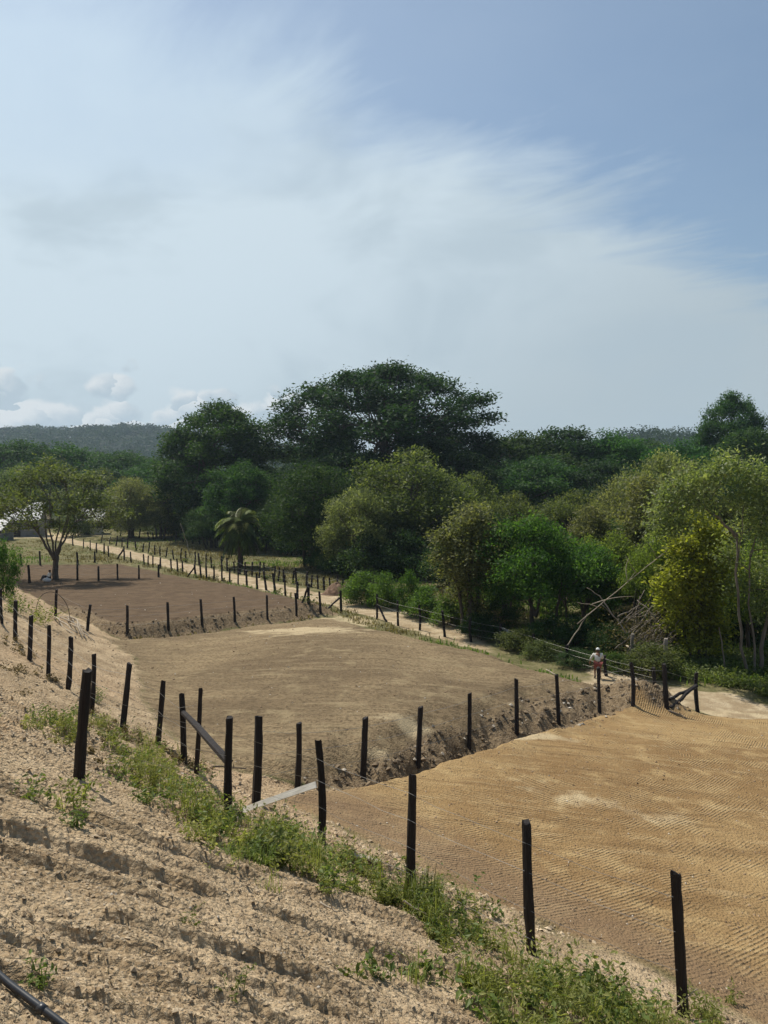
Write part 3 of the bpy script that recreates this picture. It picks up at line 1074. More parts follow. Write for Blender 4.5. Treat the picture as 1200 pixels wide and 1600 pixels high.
def sp_rain():
    g = np.random.default_rng(101); L = []
    for (rr, z, n, rl, rz) in ((14.0, 14.6, 17, 2.4, 1.1), (12.6, 16.9, 16, 2.5, 1.1), (10.8, 19.0, 14, 2.6, 1.1), (8.4, 20.8, 12, 2.7, 1.1), (5.4, 22.3, 9, 2.6, 1.0), (2.2, 23.2, 4, 2.6, 1.0),
                               (10.0, 13.8, 11, 2.5, 1.0), (12.5, 12.2, 13, 2.5, 1.2), (6.5, 16.6, 8, 2.6, 1.0), (8.5, 11.0, 10, 2.5, 1.3), (11.0, 9.5, 10, 2.3, 1.3), (4.0, 19.4, 5, 2.5, .9)):
        L += ring_lobes(g, n, rr, z, rl, rz, .10)
    T = [((0, 0, -.5), (0.4, 0, 7.5), .85, .6), ((0, 0, 4), (-5.5, 1, 15), .5, .25), ((0.2, 0, 5), (5.8, -1.0, 15), .5, .25),
         ((.3, 0, 6), (1.2, 3, 17), .45, .2), ((.3, 0, 6), (-1.5, -3.5, 16), .42, .2), ((.3, 0, 5), (2.4, 1.5, 18.5), .4, .18)]
    return tree_meshes('rain_tree', 1, L, 74000, .46, M_L['rain'], T, None, 17, .46, .15, .9, .0, .55, -.5, 2, .06, .15, .5)


def sp_umbrella():
    g = np.random.default_rng(102); L = []
    for (rr, z, n, rl, rz) in ((7.4, 9.6, 11, 2.2, 1.5), (7.2, 12.4, 10, 2.3, 1.5), (6.0, 15.0, 9, 2.2, 1.4), (3.6, 17.0, 6, 2.1, 1.2), (1.0, 18.2, 3, 2.0, 1.1), (4.0, 10.8, 6, 2.2, 1.5), (6.4, 6.8, 9, 2.1, 1.4), (5.0, 4.4, 7, 2.0, 1.4), (3.5, 14.0, 4, 2.0, 1.2)):
        L += ring_lobes(g, n, rr, z, rl, rz, .12)
    T = [((0, 0, -.5), (0.2, 0, 6.5), .6, .42), ((0, 0, 4), (-3.5, 1, 12), .34, .15), ((0.2, 0, 5), (3.4, -1.0, 12.5), .34, .15), ((.2, 0, 6), (.2, 1, 15), .3, .12)]
    return tree_meshes('umbrella_tree', 2, L, 52000, .44, M_L['umbrella'], T, None, 20, .34, .45, .8, .05, .55, -.5, 2, .05, .12)


def sp_bushy(seed, mat):
    g = np.random.default_rng(seed); L = []
    for (rr, z, n, rl, rz) in ((4.0, 3.6, 8, 1.7, 1.6), (4.3, 5.8, 8, 1.6, 1.4), (3.2, 7.8, 6, 1.6, 1.3), (1.2, 9.2, 3, 1.6, 1.1), (2.2, 5.0, 5, 1.9, 1.8)):
        L += ring_lobes(g, n, rr, z, rl, rz, .14)
    T = [((0, 0, -.5), (0.2, 0, 3.5), .35, .26), ((-.9, .3, -.5), (-2.2, .4, 5.5), .22, .1), ((.8, -.3, -.5), (2.2, -.5, 5.5), .24, .1), ((.1, 0, 3), (.3, .2, 8), .2, .08)]
    return tree_meshes('bushy_tree', seed, L, 30000, .30, mat, T, None, 18, .26, .62, .4, .25, .42, -.6, 3, .025, .08, .4)


def sp_slim():
    L = [(0, 0, 5.6, .9, .9, 1.0), (-.7, .2, 4.6, .95, .9, .9), (.8, 0, 4.8, .9, .9, .9), (.2, -.6, 4.0, 1.0, .9, .9), (-.9, -.3, 3.4, .8, .8, .8),
         (.9, .3, 3.5, .85, .8, .8), (0, 0, 2.7, .9, .9, .7), (-.3, .5, 2.0, .6, .6, .6), (.3, 0, 6.1, .5, .5, .6), (-1.5, 0, 3.9, .4, .4, .4), (-1.3, .1, 5.0, .45, .4, .4),
         (.2, -.1, 1.3, .5, .5, .6)]
    T = [((0, 0, -.3), (0.1, 0, 4.6), .17, .07), ((.25, .1, -.3), (.6, .1, 4.4), .12, .05), ((-.2, 0, -.3), (-.8, 0, 4.2), .10, .04)]
    return tree_meshes('slim_tree', 5, L, 15000, .185, M_L['oliveg'], T, None, 13, .30, .35, .3, .2, .36, -.7, 5, .014, .035, .3)


def sp_green(seed=6, mat=None):
    g = np.random.default_rng(seed); L = []
    for (rr, z, n, rl, rz) in ((2.4, 2.6, 7, 1.0, .8), (2.5, 3.7, 7, 1.0, .8), (1.7, 4.7, 6, 1.0, .75), (.6, 5.5, 3, .9, .65), (1.2, 3.2, 4, 1.1, .9)):
        L += ring_lobes(g, n, rr, z, rl, rz, .2)
    T = [((0, 0, -.3), (-.3, 0, 2.6), .17, .12), ((0.1, .1, 1.2), (-1.3, .3, 3.8), .10, .05), ((.1, 0, 1.0), (1.1, 0, 3.9), .11, .05), ((1.5, .2, -.3), (1.9, .2, 3.2), .13, .06), ((-.2, 0, 2.2), (-.1, -.3, 4.8), .08, .04)]
    return tree_meshes('green_tree', seed, L, 20000, .20, mat or M_L['green'], T, None, 14, .28, .5, .5, .15, .45, -.5, 3, .015, .045, .4)


def sp_yellow():
    L = [(.3, 0, 5.5, .6, .7, .5), (-.7, .2, 4.9, .8, .7, .6), (.7, .1, 4.5, .7, .8, .6), (-1.2, -.1, 3.9, .7, .7, .6), (.1, .2, 3.8, .9, .9, .6), (-.6, -.2, 3.0, .9, .8, .6), (.9, .3, 3.1, .7, .7, .6), (-1.5, .1, 2.6, .6, .6, .5),
         (.1, 0, 2.2, .8, .8, .6), (-.9, .1, 1.7, .8, .7, .5), (.6, 0, 1.4, .7, .7, .5), (-.1, -.2, .9, .9, .8, .5), (-.3, 0, 6.2, .35, .35, .4), (1.3, 0, 3.9, .4, .4, .35), (-1.9, 0, 3.4, .4, .4, .3)]
    T = [((0, 0, -.3), (-.2, 0, 4.2), .10, .05), ((.2, 0, -.3), (.5, 0, 3.8), .08, .04), ((-.2, 0, -.3), (-1.0, 0, 3.4), .07, .03)]
    return tree_meshes('yellow_tree', 7, L, 15000, .20, M_L['yellow'], T, None, 12, .40, .35, .5, .2, .5, -.6, 4, .012, .03, .3)


def sp_tall():
    """slender leaning stems carrying a broad olive crown that reaches over to the left"""
    L = [(-1.0, 0, 8.6, 1.1, 1.0, .7), (-2.2, .1, 8.3, 1.1, 1.0, .7), (-3.3, 0, 7.9, 1.1, 1.0, .75), (-4.2, .1, 7.2, .9, .9, .7), (.4, 0, 8.3, 1.2, 1.0, .8), (1.6, .2, 7.9, 1.2, 1.0, .8),
         (-.2, -.3, 7.4, 1.1, 1.0, .7), (-2.5, -.2, 7.1, 1.0, .9, .7), (1.0, -.2, 6.9, 1.2, 1.0, .8), (2.2, 0, 6.6, 1.2, 1.0, .9), (-3.6, 0, 6.3, .9, .9, .7), (-4.6, 0, 6.2, .7, .8, .6),
         (.3, .1, 6.1, .9, .9, .7), (1.8, .2, 5.4, 1.1, 1.0, .9), (2.6, 0, 4.4, 1.1, 1.0, .9), (1.3, .4, 4.2, .9, .8, .8), (-.6, .6, 5.0, .7, .7, .6), (2.4, .2, 3.2, 1.0, .9, .8), (1.2, .5, 2.9, .8, .8, .7), (.3, .9, 3.6, .8, .7, .8)]
    T = [((.35, 0, -.3), (-.45, 0, 6.0), .085, .055), ((-.45, 0, 5.8), (-3.0, .1, 7.8), .075, .03), ((.75, .1, -.3), (.35, .1, 5.2), .07, .04), ((.35, .1, 5.0), (1.5, .2, 7.6), .05, .025), ((-.8, .2, -.3), (-1.2, .2, 2.0), .05, .03), ((1.1, .3, -.3), (1.6, .3, 3.6), .13, .07)]
    return tree_meshes('tall_tree', 8, L, 18000, .19, M_L['tallo'], T, M_BARKM, 10, .46, .2, .8, .05, .45, -.8, 5, .012, .03, .6)


def sp_multi():
    """many thin stems fanning out from the base"""
    g = np.random.default_rng(109); L = []
    for (rr, z, n, rl, rz) in ((4.3, 5.8, 9, 1.1, .8), (4.0, 7.2, 9, 1.1, .7), (2.4, 8.5, 7, 1.2, .7), (.6, 9.3, 3, 1.0, .6), (2.6, 6.2, 5, .9, .6), (3.6, 4.6, 6, .7, .5)):
        L += ring_lobes(g, n, rr, z, rl, rz, .16)
    T = [((0, 0, -.3), (0.1, 0, 2.0), .26, .2)]
    for k in range(9):
        a = 6.283 * k / 9 + .3
        r = g.uniform(1.2, 3.0)
        T.append(((.1 * math.cos(a), .1 * math.sin(a), 1.4 + .1 * k), (r * math.cos(a), r * .8 * math.sin(a), g.uniform(5.2, 7.2)), .09, .035))
    return tree_meshes('multi_stem_tree', 9, L, 13500, .25, M_L['olive'], T, M_BARK, 9, .55, .1, .5, .1, .45, -.6, 4, .02, .045, .6)


def sp_canopy(seed, mat, flat=1.0):
    g = np.random.default_rng(seed); L = []
    for (rr, z, n, rl, rz) in ((5.2, 5.6, 9, 2.0, 1.3), (5.4, 8.2, 9, 2.2, 1.2 * flat), (3.6, 10.2, 7, 2.2, 1.1 * flat), (1.2, 11.4, 3, 2.2, 1.0 * flat), (3.0, 3.4, 6, 1.9, 1.4)):
        L += ring_lobes(g, n, rr, z, rl, rz, .16)
    T = [((0, 0, -.5), (0.2, 0, 5), .4, .3), ((0, 0, 3), (-2.5, .5, 8.5), .2, .09), ((.1, 0, 3), (2.5, -.5, 8.5), .2, .09)]
    return tree_meshes('canopy_tree', seed, L, 26000, .38, mat, T, None, 18, .30, .5, .7, .05, .5, -.4, 2, .03, .09, .5)


def sp_shrub(seed, mat, n=7000, leaf=.14):
    g = np.random.default_rng(seed); L = []
    for (rr, z, k, rl, rz) in ((1.0, .6, 6, .55, .5), (.9, 1.2, 5, .55, .5), (.3, 1.75, 3, .5, .42)):
        L += ring_lobes(g, k, rr, z, rl, rz, .25)
    T = [((0, 0, -.2), (0, 0, 1.2), .05, .02), ((.1, 0, -.2), (.6, .2, 1.1), .035, .015), ((-.1, 0, -.2), (-.6, -.1, 1.1), .035, .015)]
    return tree_meshes('shrub', seed, L, n, leaf, mat, T, None, 14, .40, .4, .4, .1, .42, -.6, 2, .01, .02, .4)


SP = dict(rain=sp_rain(), umbrella=sp_umbrella(), bushy=sp_bushy(3, M_L['olive']), bushy2=sp_bushy(4, M_L['canopy']), slim=sp_slim(), green=sp_green(), greenl=sp_green(16, M_L['greenl']), yellow=sp_yellow(), tall=sp_tall(),
          multi=sp_multi(), canopy=sp_canopy(30, M_L['canopy'], .8), canopy2=sp_canopy(33, M_L['rain'], .7), canopyg=sp_canopy(35, M_L['umbrella'], 1.0),
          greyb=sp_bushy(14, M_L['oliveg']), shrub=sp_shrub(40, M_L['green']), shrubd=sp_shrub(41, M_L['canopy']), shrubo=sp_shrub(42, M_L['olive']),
          shrubg=sp_shrub(43, M_L['grass'], 8000, .16))


def tree(sp, u, vtop, depth, wpx, label, cat='tree', group=None, rz=None, name=None, base=None, sink=0.0):
    """stand a tree so that its crown spans wpx around column u and its top reaches row vtop, depth metres away"""
    S = SP[sp]
    d = ray(u, 800)
    x, y = d[0] * depth, d[1] * depth
    z = gz(x, y) - sink
    ztop = ray(u, vtop)[2] * depth
    sz = (ztop - z) / S['h']
    sx = wpx / FPX * depth / S['w']
    root = link(name or S['name'], None, None, (x, y, z))
    tag(root, label, cat, group)
    a = random.uniform(0, 6.28) if rz is None else rz
    for k in ('trunk', 'crown'):
        o = link('stems' if cat in ('shrub', 'bush') and k == 'trunk' else ('foliage' if cat in ('shrub', 'bush') and k == 'crown' else k), S[k], root)
        o.rotation_euler = (0, 0, a)
        # the crown is spun inside the scaled frame, so scale evenly in plan
        o.scale = (sx, sx, sz)
    return root


random.seed(5)
# --- skyline and middle trees
tree('rain', 600, 577, 105, 322, 'broad dark spreading tree tallest on the skyline, centre', rz=.4)
tree('umbrella', 343, 632, 108, 188, 'rounded green tree with clumped crown left of the tallest tree', rz=1.2)
tree('canopyg', 378, 722, 92, 120, 'bright green bushy tree behind the palm')
tree('canopy2', 395, 738, 97, 110, 'dark shadowy tree just right of the bright green tree behind the palm')
tree('bushy', 640, 706, 70, 205, 'large olive bushy tree with dark trunks in the middle of the picture')
tree('bushy2', 487, 726, 72, 140, 'dark green bushy tree at the right end of the dry meadow')
tree('greyb', 560, 765, 66, 120, 'lower grey-olive bushy tree between the two big bushy trees in the middle')
tree('bushy', 725, 742, 74, 130, 'olive tree on the right shoulder of the large bushy tree')
tree('canopy2', 540, 690, 92, 150, 'dark tree filling the space under the tallest skyline tree, left')
tree('canopy2', 690, 688, 94, 170, 'dark tree filling the space under the tallest skyline tree, right')
tree('canopy', 800, 678, 108, 170, 'flat-topped dark tree on the skyline just right of the tallest one')
tree('canopy2', 880, 672, 112, 190, 'flat-topped dark green tree on the skyline above the brush pile')
tree('canopyg', 960, 676, 110, 150, 'green flat-topped tree on the skyline left of the small far hill')
tree('canopy', 835, 715, 92, 170, 'dark rounded tree below the flat-topped skyline trees, left of two')
tree('canopy2', 945, 725, 90, 150, 'dark rounded tree below the flat-topped skyline trees, right of two')
tree('canopyg', 1060, 690, 100, 150, 'mid green tree below the small far hill')
tree('umbrella', 1143, 617, 118, 108, 'tall rounded tree alone on the skyline at far right', rz=2.2)
tree('canopy', 1180, 672, 100, 150, 'dark tree at the right edge under the lone skyline tree')
tree('canopy', 1075, 735, 76, 150, 'dark tree behind the olive crowns on the right')
tree('canopy2', 1190, 728, 70, 160, 'dark tree at the right edge behind the slender stems')
tree('greyb', 975, 748, 60, 130, 'grey-brown thin-leaved tree right of centre above the brush pile')
tree('greyb', 1040, 710, 55, 150, 'tall brownish olive tree behind the fallen limb')
tree('bushy', 880, 770, 58, 140, 'olive tree behind the bright green roadside tree')
tree('bushy', 800, 772, 62, 120, 'olive tree behind the slim greyish roadside tree')
tree('bushy2', 760, 800, 60, 110, 'dark tree in the shade behind the slim greyish roadside tree')
tree('canopyg', 955, 815, 52, 120, 'light green leafy tree right above the fallen limb')
tree('greyb', 1030, 800, 46, 110, 'olive tree just behind the brush pile')
tree('bushy2', 1010, 870, 47, 130, 'dark low tree in the shade behind the brush pile')
tree('canopy', 1150, 830, 44, 160, 'dark leafy tree in shade behind the slender stems on the right')
# --- roadside trees on the right
tree('slim', 735, 788, 41, 118, 'slim greyish-olive tree with shaggy trunk beside the dirt road', rz=.2)
tree('green', 835, 808, 39.5, 175, 'bright green tree with forked dark trunk beside the dirt road', rz=.1)
tree('green', 915, 850, 41, 130, 'smaller green tree just left of the fallen limb', rz=2.4)
tree('yellow', 1098, 800, 34, 135, 'yellow-green leafy tree right of the brush pile', rz=.3)
tree('tall', 1165, 708, 31.5, 250, 'slender pale-stemmed tree with wide olive crown at the right edge', rz=0.0)
tree('greenl', 960, 835, 43, 120, 'light green feathery tree behind the long fallen limb', rz=1.1)
tree('greenl', 1035, 830, 38, 110, 'light green tree between the brush pile and the yellow-green tree', rz=2.9)
tree('greenl', 1175, 850, 36, 130, 'mid green tree behind the slender stems at the right edge', rz=.7)
tree('greenl', 790, 850, 44, 110, 'light green tree filling between the slim greyish and the forked green tree', rz=.9)
tree('slim', 1010, 745, 45, 110, 'thin greyish tree rising above the brush pile', rz=1.7)
tree('slim', 1085, 735, 40, 120, 'thin greyish-olive tree over the top of the yellow-green tree', rz=2.7)
tree('slim', 925, 790, 47, 90, 'thin greyish tree above the smaller green tree', rz=.9)
# --- left side
tree('multi', 85, 716, 61, 205, 'many-stemmed olive tree standing in the furthest brown field at left', rz=.6)
for (u, vt, d, w, sp, lab) in (
        (20, 690, 150, 150, 'canopy', 'dark green treetop at the left edge below the far hill'),
        (110, 694, 160, 150, 'canopyg', 'green treetop above the many-stemmed tree, below the far hill'),
        (190, 706, 150, 130, 'canopy', 'dark treetop right of the many-stemmed tree, below the far hill'),
        (245, 720, 140, 120, 'canopyg', 'hazy green treetop left of the clumped rounded tree'),
        (25, 728, 140, 120, 'bushy', 'olive tree at the left edge behind the white roof'),
        (155, 735, 142, 110, 'bushy', 'olive tree behind the second small white roof'),
        (205, 748, 112, 95, 'greyb', 'thin hazy olive tree beside the white tarpaulin, left'),
        (250, 755, 112, 80, 'greyb', 'thin hazy olive tree behind the white tarpaulin'),
        (290, 735, 118, 110, 'canopy2', 'dark shaded tree between the hazy thin trees and the bright green tree'),
        (330, 790, 95, 80, 'bushy2', 'dark low tree left of the palm at the back of the meadow'),
        (440, 780, 88, 90, 'bushy2', 'dark low tree right of the palm at the back of the meadow')):
    tree(sp, u, vt, d, w, lab)
# canopies further back that only show as tops between the others
for (u, vt, d, w, sp, lab) in (
        (70, 706, 210, 110, 'canopy', 'distant treetop between the far hill and the many-stemmed tree'), (150, 708, 220, 110, 'canopy2', 'distant dark treetop over the smaller pale-roofed house'),
        (225, 716, 200, 110, 'canopy', 'distant treetop left of the clumped rounded tree, below the hill end'), (-10, 705, 200, 110, 'canopyg', 'distant green treetop cut by the left edge below the far hill'),
        (470, 700, 170, 130, 'canopy', 'distant treetop in the gap between clumped rounded tree and tallest tree'), (760, 690, 150, 130, 'canopy2', 'distant dark treetop at the right foot of the tallest tree'),
        (1010, 688, 150, 130, 'canopy', 'distant treetop right under the small far hill'), (1110, 690, 150, 130, 'canopy2', 'distant treetop at the foot of the lone skyline tree'),
        (1200, 680, 150, 140, 'canopy', 'distant treetop cut by the right edge on the skyline'), (910, 690, 150, 130, 'canopy', 'distant treetop behind the middle flat-topped skyline tree'),
        (840, 690, 150, 130, 'canopyg', 'distant green treetop between the first two flat-topped skyline trees'), (280, 712, 180, 120, 'canopy2', 'distant dark treetop under the left side of the clumped rounded tree')):
    tree(sp, u, vt, d, w, lab, group='treetops at the back')

# --- shrubs
GRP = 'undergrowth shrubs'
random.seed(9)
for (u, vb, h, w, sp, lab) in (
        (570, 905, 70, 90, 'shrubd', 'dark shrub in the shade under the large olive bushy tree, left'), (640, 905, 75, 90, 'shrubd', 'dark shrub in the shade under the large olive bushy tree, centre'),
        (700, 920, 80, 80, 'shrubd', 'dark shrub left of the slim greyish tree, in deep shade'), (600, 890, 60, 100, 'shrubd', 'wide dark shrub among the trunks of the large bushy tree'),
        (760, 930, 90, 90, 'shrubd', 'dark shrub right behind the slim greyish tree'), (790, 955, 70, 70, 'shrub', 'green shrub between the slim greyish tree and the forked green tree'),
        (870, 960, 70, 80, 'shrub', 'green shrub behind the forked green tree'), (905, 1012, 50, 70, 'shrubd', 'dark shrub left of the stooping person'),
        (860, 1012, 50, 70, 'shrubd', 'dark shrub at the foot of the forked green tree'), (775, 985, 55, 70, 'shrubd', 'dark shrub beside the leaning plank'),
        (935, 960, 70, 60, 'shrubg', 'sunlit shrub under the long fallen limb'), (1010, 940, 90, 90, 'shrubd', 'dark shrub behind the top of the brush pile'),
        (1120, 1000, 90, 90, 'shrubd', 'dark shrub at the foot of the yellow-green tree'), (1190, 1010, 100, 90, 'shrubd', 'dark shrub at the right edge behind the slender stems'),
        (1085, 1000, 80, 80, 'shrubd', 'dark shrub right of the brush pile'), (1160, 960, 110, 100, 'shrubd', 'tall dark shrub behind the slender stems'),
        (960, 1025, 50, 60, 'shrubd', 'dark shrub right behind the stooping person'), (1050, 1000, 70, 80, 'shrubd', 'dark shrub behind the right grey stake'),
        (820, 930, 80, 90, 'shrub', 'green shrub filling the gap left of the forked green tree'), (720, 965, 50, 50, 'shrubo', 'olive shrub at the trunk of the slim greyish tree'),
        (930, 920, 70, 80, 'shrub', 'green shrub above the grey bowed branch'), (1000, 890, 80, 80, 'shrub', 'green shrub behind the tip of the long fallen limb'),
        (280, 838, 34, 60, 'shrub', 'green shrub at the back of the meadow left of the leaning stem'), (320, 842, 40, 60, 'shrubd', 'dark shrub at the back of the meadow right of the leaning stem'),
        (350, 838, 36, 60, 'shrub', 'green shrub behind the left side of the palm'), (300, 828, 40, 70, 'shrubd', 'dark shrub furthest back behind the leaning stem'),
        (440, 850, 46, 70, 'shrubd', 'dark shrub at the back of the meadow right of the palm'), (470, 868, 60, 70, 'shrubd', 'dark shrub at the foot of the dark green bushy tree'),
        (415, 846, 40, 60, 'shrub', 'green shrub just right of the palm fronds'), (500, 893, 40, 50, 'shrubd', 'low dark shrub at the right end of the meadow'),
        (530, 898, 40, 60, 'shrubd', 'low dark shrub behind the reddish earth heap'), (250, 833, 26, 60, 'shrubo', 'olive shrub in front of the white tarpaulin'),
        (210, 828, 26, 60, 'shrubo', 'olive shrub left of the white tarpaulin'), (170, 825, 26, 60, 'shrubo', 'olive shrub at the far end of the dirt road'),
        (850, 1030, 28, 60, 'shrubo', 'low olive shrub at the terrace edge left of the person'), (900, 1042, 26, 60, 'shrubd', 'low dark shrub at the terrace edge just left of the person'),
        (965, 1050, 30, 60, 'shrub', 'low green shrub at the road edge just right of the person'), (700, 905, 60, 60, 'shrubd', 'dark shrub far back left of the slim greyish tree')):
    p, t = hit(u, vb)
    tree(sp, u, vb - h, t, w, lab, 'shrub', GRP)
for (u, vb, h, w, sp, lab) in (
        (565, 945, 52, 60, 'shrubg', 'bright green bush by the bend of the dirt road, beside the red earth heap'),
        (600, 950, 55, 50, 'shrubg', 'light green roadside bush, second from the red earth heap'),
        (640, 962, 72, 44, 'shrub', 'tallest dark-topped roadside bush left of the slim greyish tree'),
        (665, 967, 52, 60, 'shrubg', 'light green roadside bush next to the tallest dark-topped bush'),
        (700, 978, 50, 56, 'shrubg', 'light green bush at the foot of the slim greyish tree'),
        (750, 1000, 40, 60, 'shrubd', 'low dark bush right of the foot of the slim greyish tree'),
        (815, 1018, 34, 70, 'shrubo', 'low olive bush at the field edge below the bright green tree'),
        (945, 985, 45, 50, 'shrubg', 'sunlit yellow-green bush left of the brush pile'),
        (2, 938, 95, 48, 'shrub', 'leafy green bush at the left edge above the slope'),
        (1022, 1058, 50, 90, 'shrubo', 'cut leafy branches heaped by the grey stakes at the road'),
        (120, 838, 45, 50, 'shrubo', 'rounded olive bush to the right of the many-stemmed tree')):
    p, t = hit(u, vb)
    if u == 2:
        t = 33.0
    tree(sp, u, vb - h, t, w, lab, 'bush')

# ------------------------------------------------------------------ ground cover, clods, stones
OCT_V = np.array([[1, 0, 0], [-1, 0, 0], [0, 1, 0], [0, -1, 0], [0, 0, 1], [0, 0, -1]], float)
OCT_F = np.array([[0, 2, 4], [2, 1, 4], [1, 3, 4], [3, 0, 4], [2, 0, 5], [1, 2, 5], [3, 1, 5], [0, 3, 5]])


def clods(name, label, X, Y, size, mat, seed, cat=None, lift=.15):
    g = np.random.default_rng(seed)
    n = len(X)
    Z = ground(X, Y)
    P = np.stack([X, Y, Z], 1)
    sc = size[:, None] * g.uniform(.55, 1.25, (n, 3)); sc[:, 2] *= .7
    V = OCT_V[None] * (1 + g.uniform(-.25, .25, (n, 6, 1)))
    V = V * sc[:, None, :]
    a = g.uniform(0, 6.28, n); b = g.uniform(-.6, .6, n)
    ca, sa, cb, sb = np.cos(a)[:, None], np.sin(a)[:, None], np.cos(b)[:, None], np.sin(b)[:, None]
    x = V[:, :, 0]; y = V[:, :, 1]; z = V[:, :, 2]
    y, z = y * cb - z * sb, y * sb + z * cb
    x, y = x * ca - y * sa, x * sa + y * ca
    V = np.stack([x, y, z], -1) + P[:, None, :]
    V[:, :, 2] += size[:, None] * lift
    F = (OCT_F[None] + (np.arange(n) * 6)[:, None, None]).reshape(-1, 3)
    o = link(name, new_mesh(name, V.reshape(-1, 3), F, [mat], False))
    tag(o, label, cat, None, 'stuff')
    return o


def sample(n, cond, seed, ymin, ymax, umax=.56):
    """random places in the wedge of ground ahead, closer ones more often"""
    g = np.random.default_rng(seed)
    y = np.exp(g.uniform(math.log(ymin), math.log(ymax), n * 6))
    x = y * g.uniform(-umax, umax, n * 6)
    z, zn = zones(x, y)
    k = cond(x, y, zn, g.random(n * 6))
    return x[k][:n], y[k][:n]


M_CLODL = plain_mat('pale_crumbs', (.34, .25, .155), (.62, .49, .33), 2.3, .95)
M_CLODF = plain_mat('field_clods', (.20, .135, .080), (.34, .24, .145), 2.3, .95)
x, y = sample(26000, lambda x, y, z, r: z['slope'] > .6, 1, 2.2, 14)
clods('soil_clods', 'loose pale crumbs of soil strewn over the near slope', x, y, .005 + .013 * np.random.default_rng(2).random(len(x)) ** 3 * (.6 + y / 8), M_CLODL, 3)
x, y = sample(9000, lambda x, y, z, r: z['slope'] > .4, 101, 9, 34)
clods('soil_clods', 'crumbs and clods of soil on the further part of the slope', x, y, .010 + .04 * np.random.default_rng(102).random(len(x)) ** 3, M_CLODL, 103)
x, y = sample(9000, lambda x, y, z, r: z['bank'] > .25 + .5 * r, 4, 11, 46)
clods('soil_clods', 'dark broken clods along the terrace banks', x, y, .018 + .085 * np.random.default_rng(5).random(len(x)) ** 3.2, M_CLODD, 6)
x, y = sample(1500, lambda x, y, z, r: (z['bank'] > .2) & (r < .3), 14, 11, 40)
clods('pale_stones', 'pale stones scattered in the bank and over the fields', x, y, .02 + .08 * np.random.default_rng(15).random(len(x)) ** 3, M_STONE, 16)
x, y = sample(6000, lambda x, y, z, r: ((z['f1'] > .5) & (r < .9)) | ((z['f2'] > .5) & (r < .9)), 7, 6.5, 40)
clods('soil_clods', 'small crumbs of soil lying on the bare fields', x, y, .006 + .022 * np.random.default_rng(8).random(len(x)) ** 4 * (.5 + y / 20), M_CLODF, 9)
x, y = sample(700, lambda x, y, z, r: (z['f1'] > .5) | (z['f2'] > .5) | (z['f3'] > .5) | (z['slope'] > .7), 17, 4, 60)
clods('pale_stones', 'few pale pebbles on slope and fields', x, y, .008 + .0012 * y * np.random.default_rng(18).random(len(x)) ** 1.5, M_STONE, 19)


def ribbons(P0, P1, P2, w):
    """bent blades from P0 over P1 to the tip P2"""
    n = len(P0)
    d = P2 - P0
    side = np.cross(d, np.array([0, 0, 1.0])); side /= np.linalg.norm(side, axis=1)[:, None] + 1e-9
    side = side * np.asarray(w).reshape(-1, 1) * .5
    V = np.stack([P0 - side, P0 + side, P1 + side * .8, P1 - side * .8, P2 + side * .08, P2 - side * .08], 1)
    k = (np.arange(n) * 6)[:, None]
    F = np.concatenate([k + np.array([[0, 1, 2, 3]]), k + np.array([[3, 2, 4, 5]])])
    return V.reshape(-1, 3), F


def weed_plant(g, h, spread, nstem, nleaf, L, asp=.42):
    """stems fanning out with paired leaves, returns leaf and stem arrays"""
    C, D, P0, P1, P2 = [], [], [], [], []
    for _ in range(nstem):
        a = g.uniform(0, 6.28); r = spread * math.sqrt(g.random()); hh = h * g.uniform(.55, 1.1)
        b = np.array([g.normal() * spread * .25, g.normal() * spread * .25, -.03])
        e = b + np.array([math.cos(a) * r, math.sin(a) * r, hh])
        m = (b + e) / 2 + np.array([0, 0, hh * .12])
        P0.append(b); P1.append(m); P2.append(e)
        t = np.linspace(.15, 1, nleaf)[:, None]
        Q = (1 - t) ** 2 * b + 2 * t * (1 - t) * m + t * t * e
        ang = g.uniform(0, 6.28, nleaf)
        o = np.stack([np.cos(ang), np.sin(ang), g.uniform(-.3, .5, nleaf)], 1)
        C.append(Q + o * L * .55); D.append(o)
    return np.concatenate(C), np.concatenate(D), np.array(P0), np.array(P1), np.array(P2)


def plant_mesh(name, plants, mat_leaf, L, g, asp=.42, stem_w=.006, mat_stem=None):
    """plants: list of (origin, arrays)"""
    C = np.concatenate([a[0] + o for o, a in plants]); D = np.concatenate([a[1] for o, a in plants])
    P0 = np.concatenate([a[2] + o for o, a in plants]); P1 = np.concatenate([a[3] + o for o, a in plants]); P2 = np.concatenate([a[4] + o for o, a in plants])
    ln = L * g.uniform(.55, 1.3, len(C))
    V1, F1_ = leaves(C, ln, ln * asp, .5, g, .1, .10, D)
    V2, F2_ = ribbons(P0, P1, P2, np.full(len(P0), stem_w))
    V = np.concatenate([V1, V2]); F = np.concatenate([F1_, F2_ + len(V1)])
    tint = np.concatenate([np.repeat(np.clip(g.random(len(C)) * .8 + .1, 0, 1), 4), np.full(len(V2), .35)])
    return new_mesh(name, V, F, [mat_leaf], False, {'tint': tint})


def P3(u, v):
    return hit(u, v)[0]


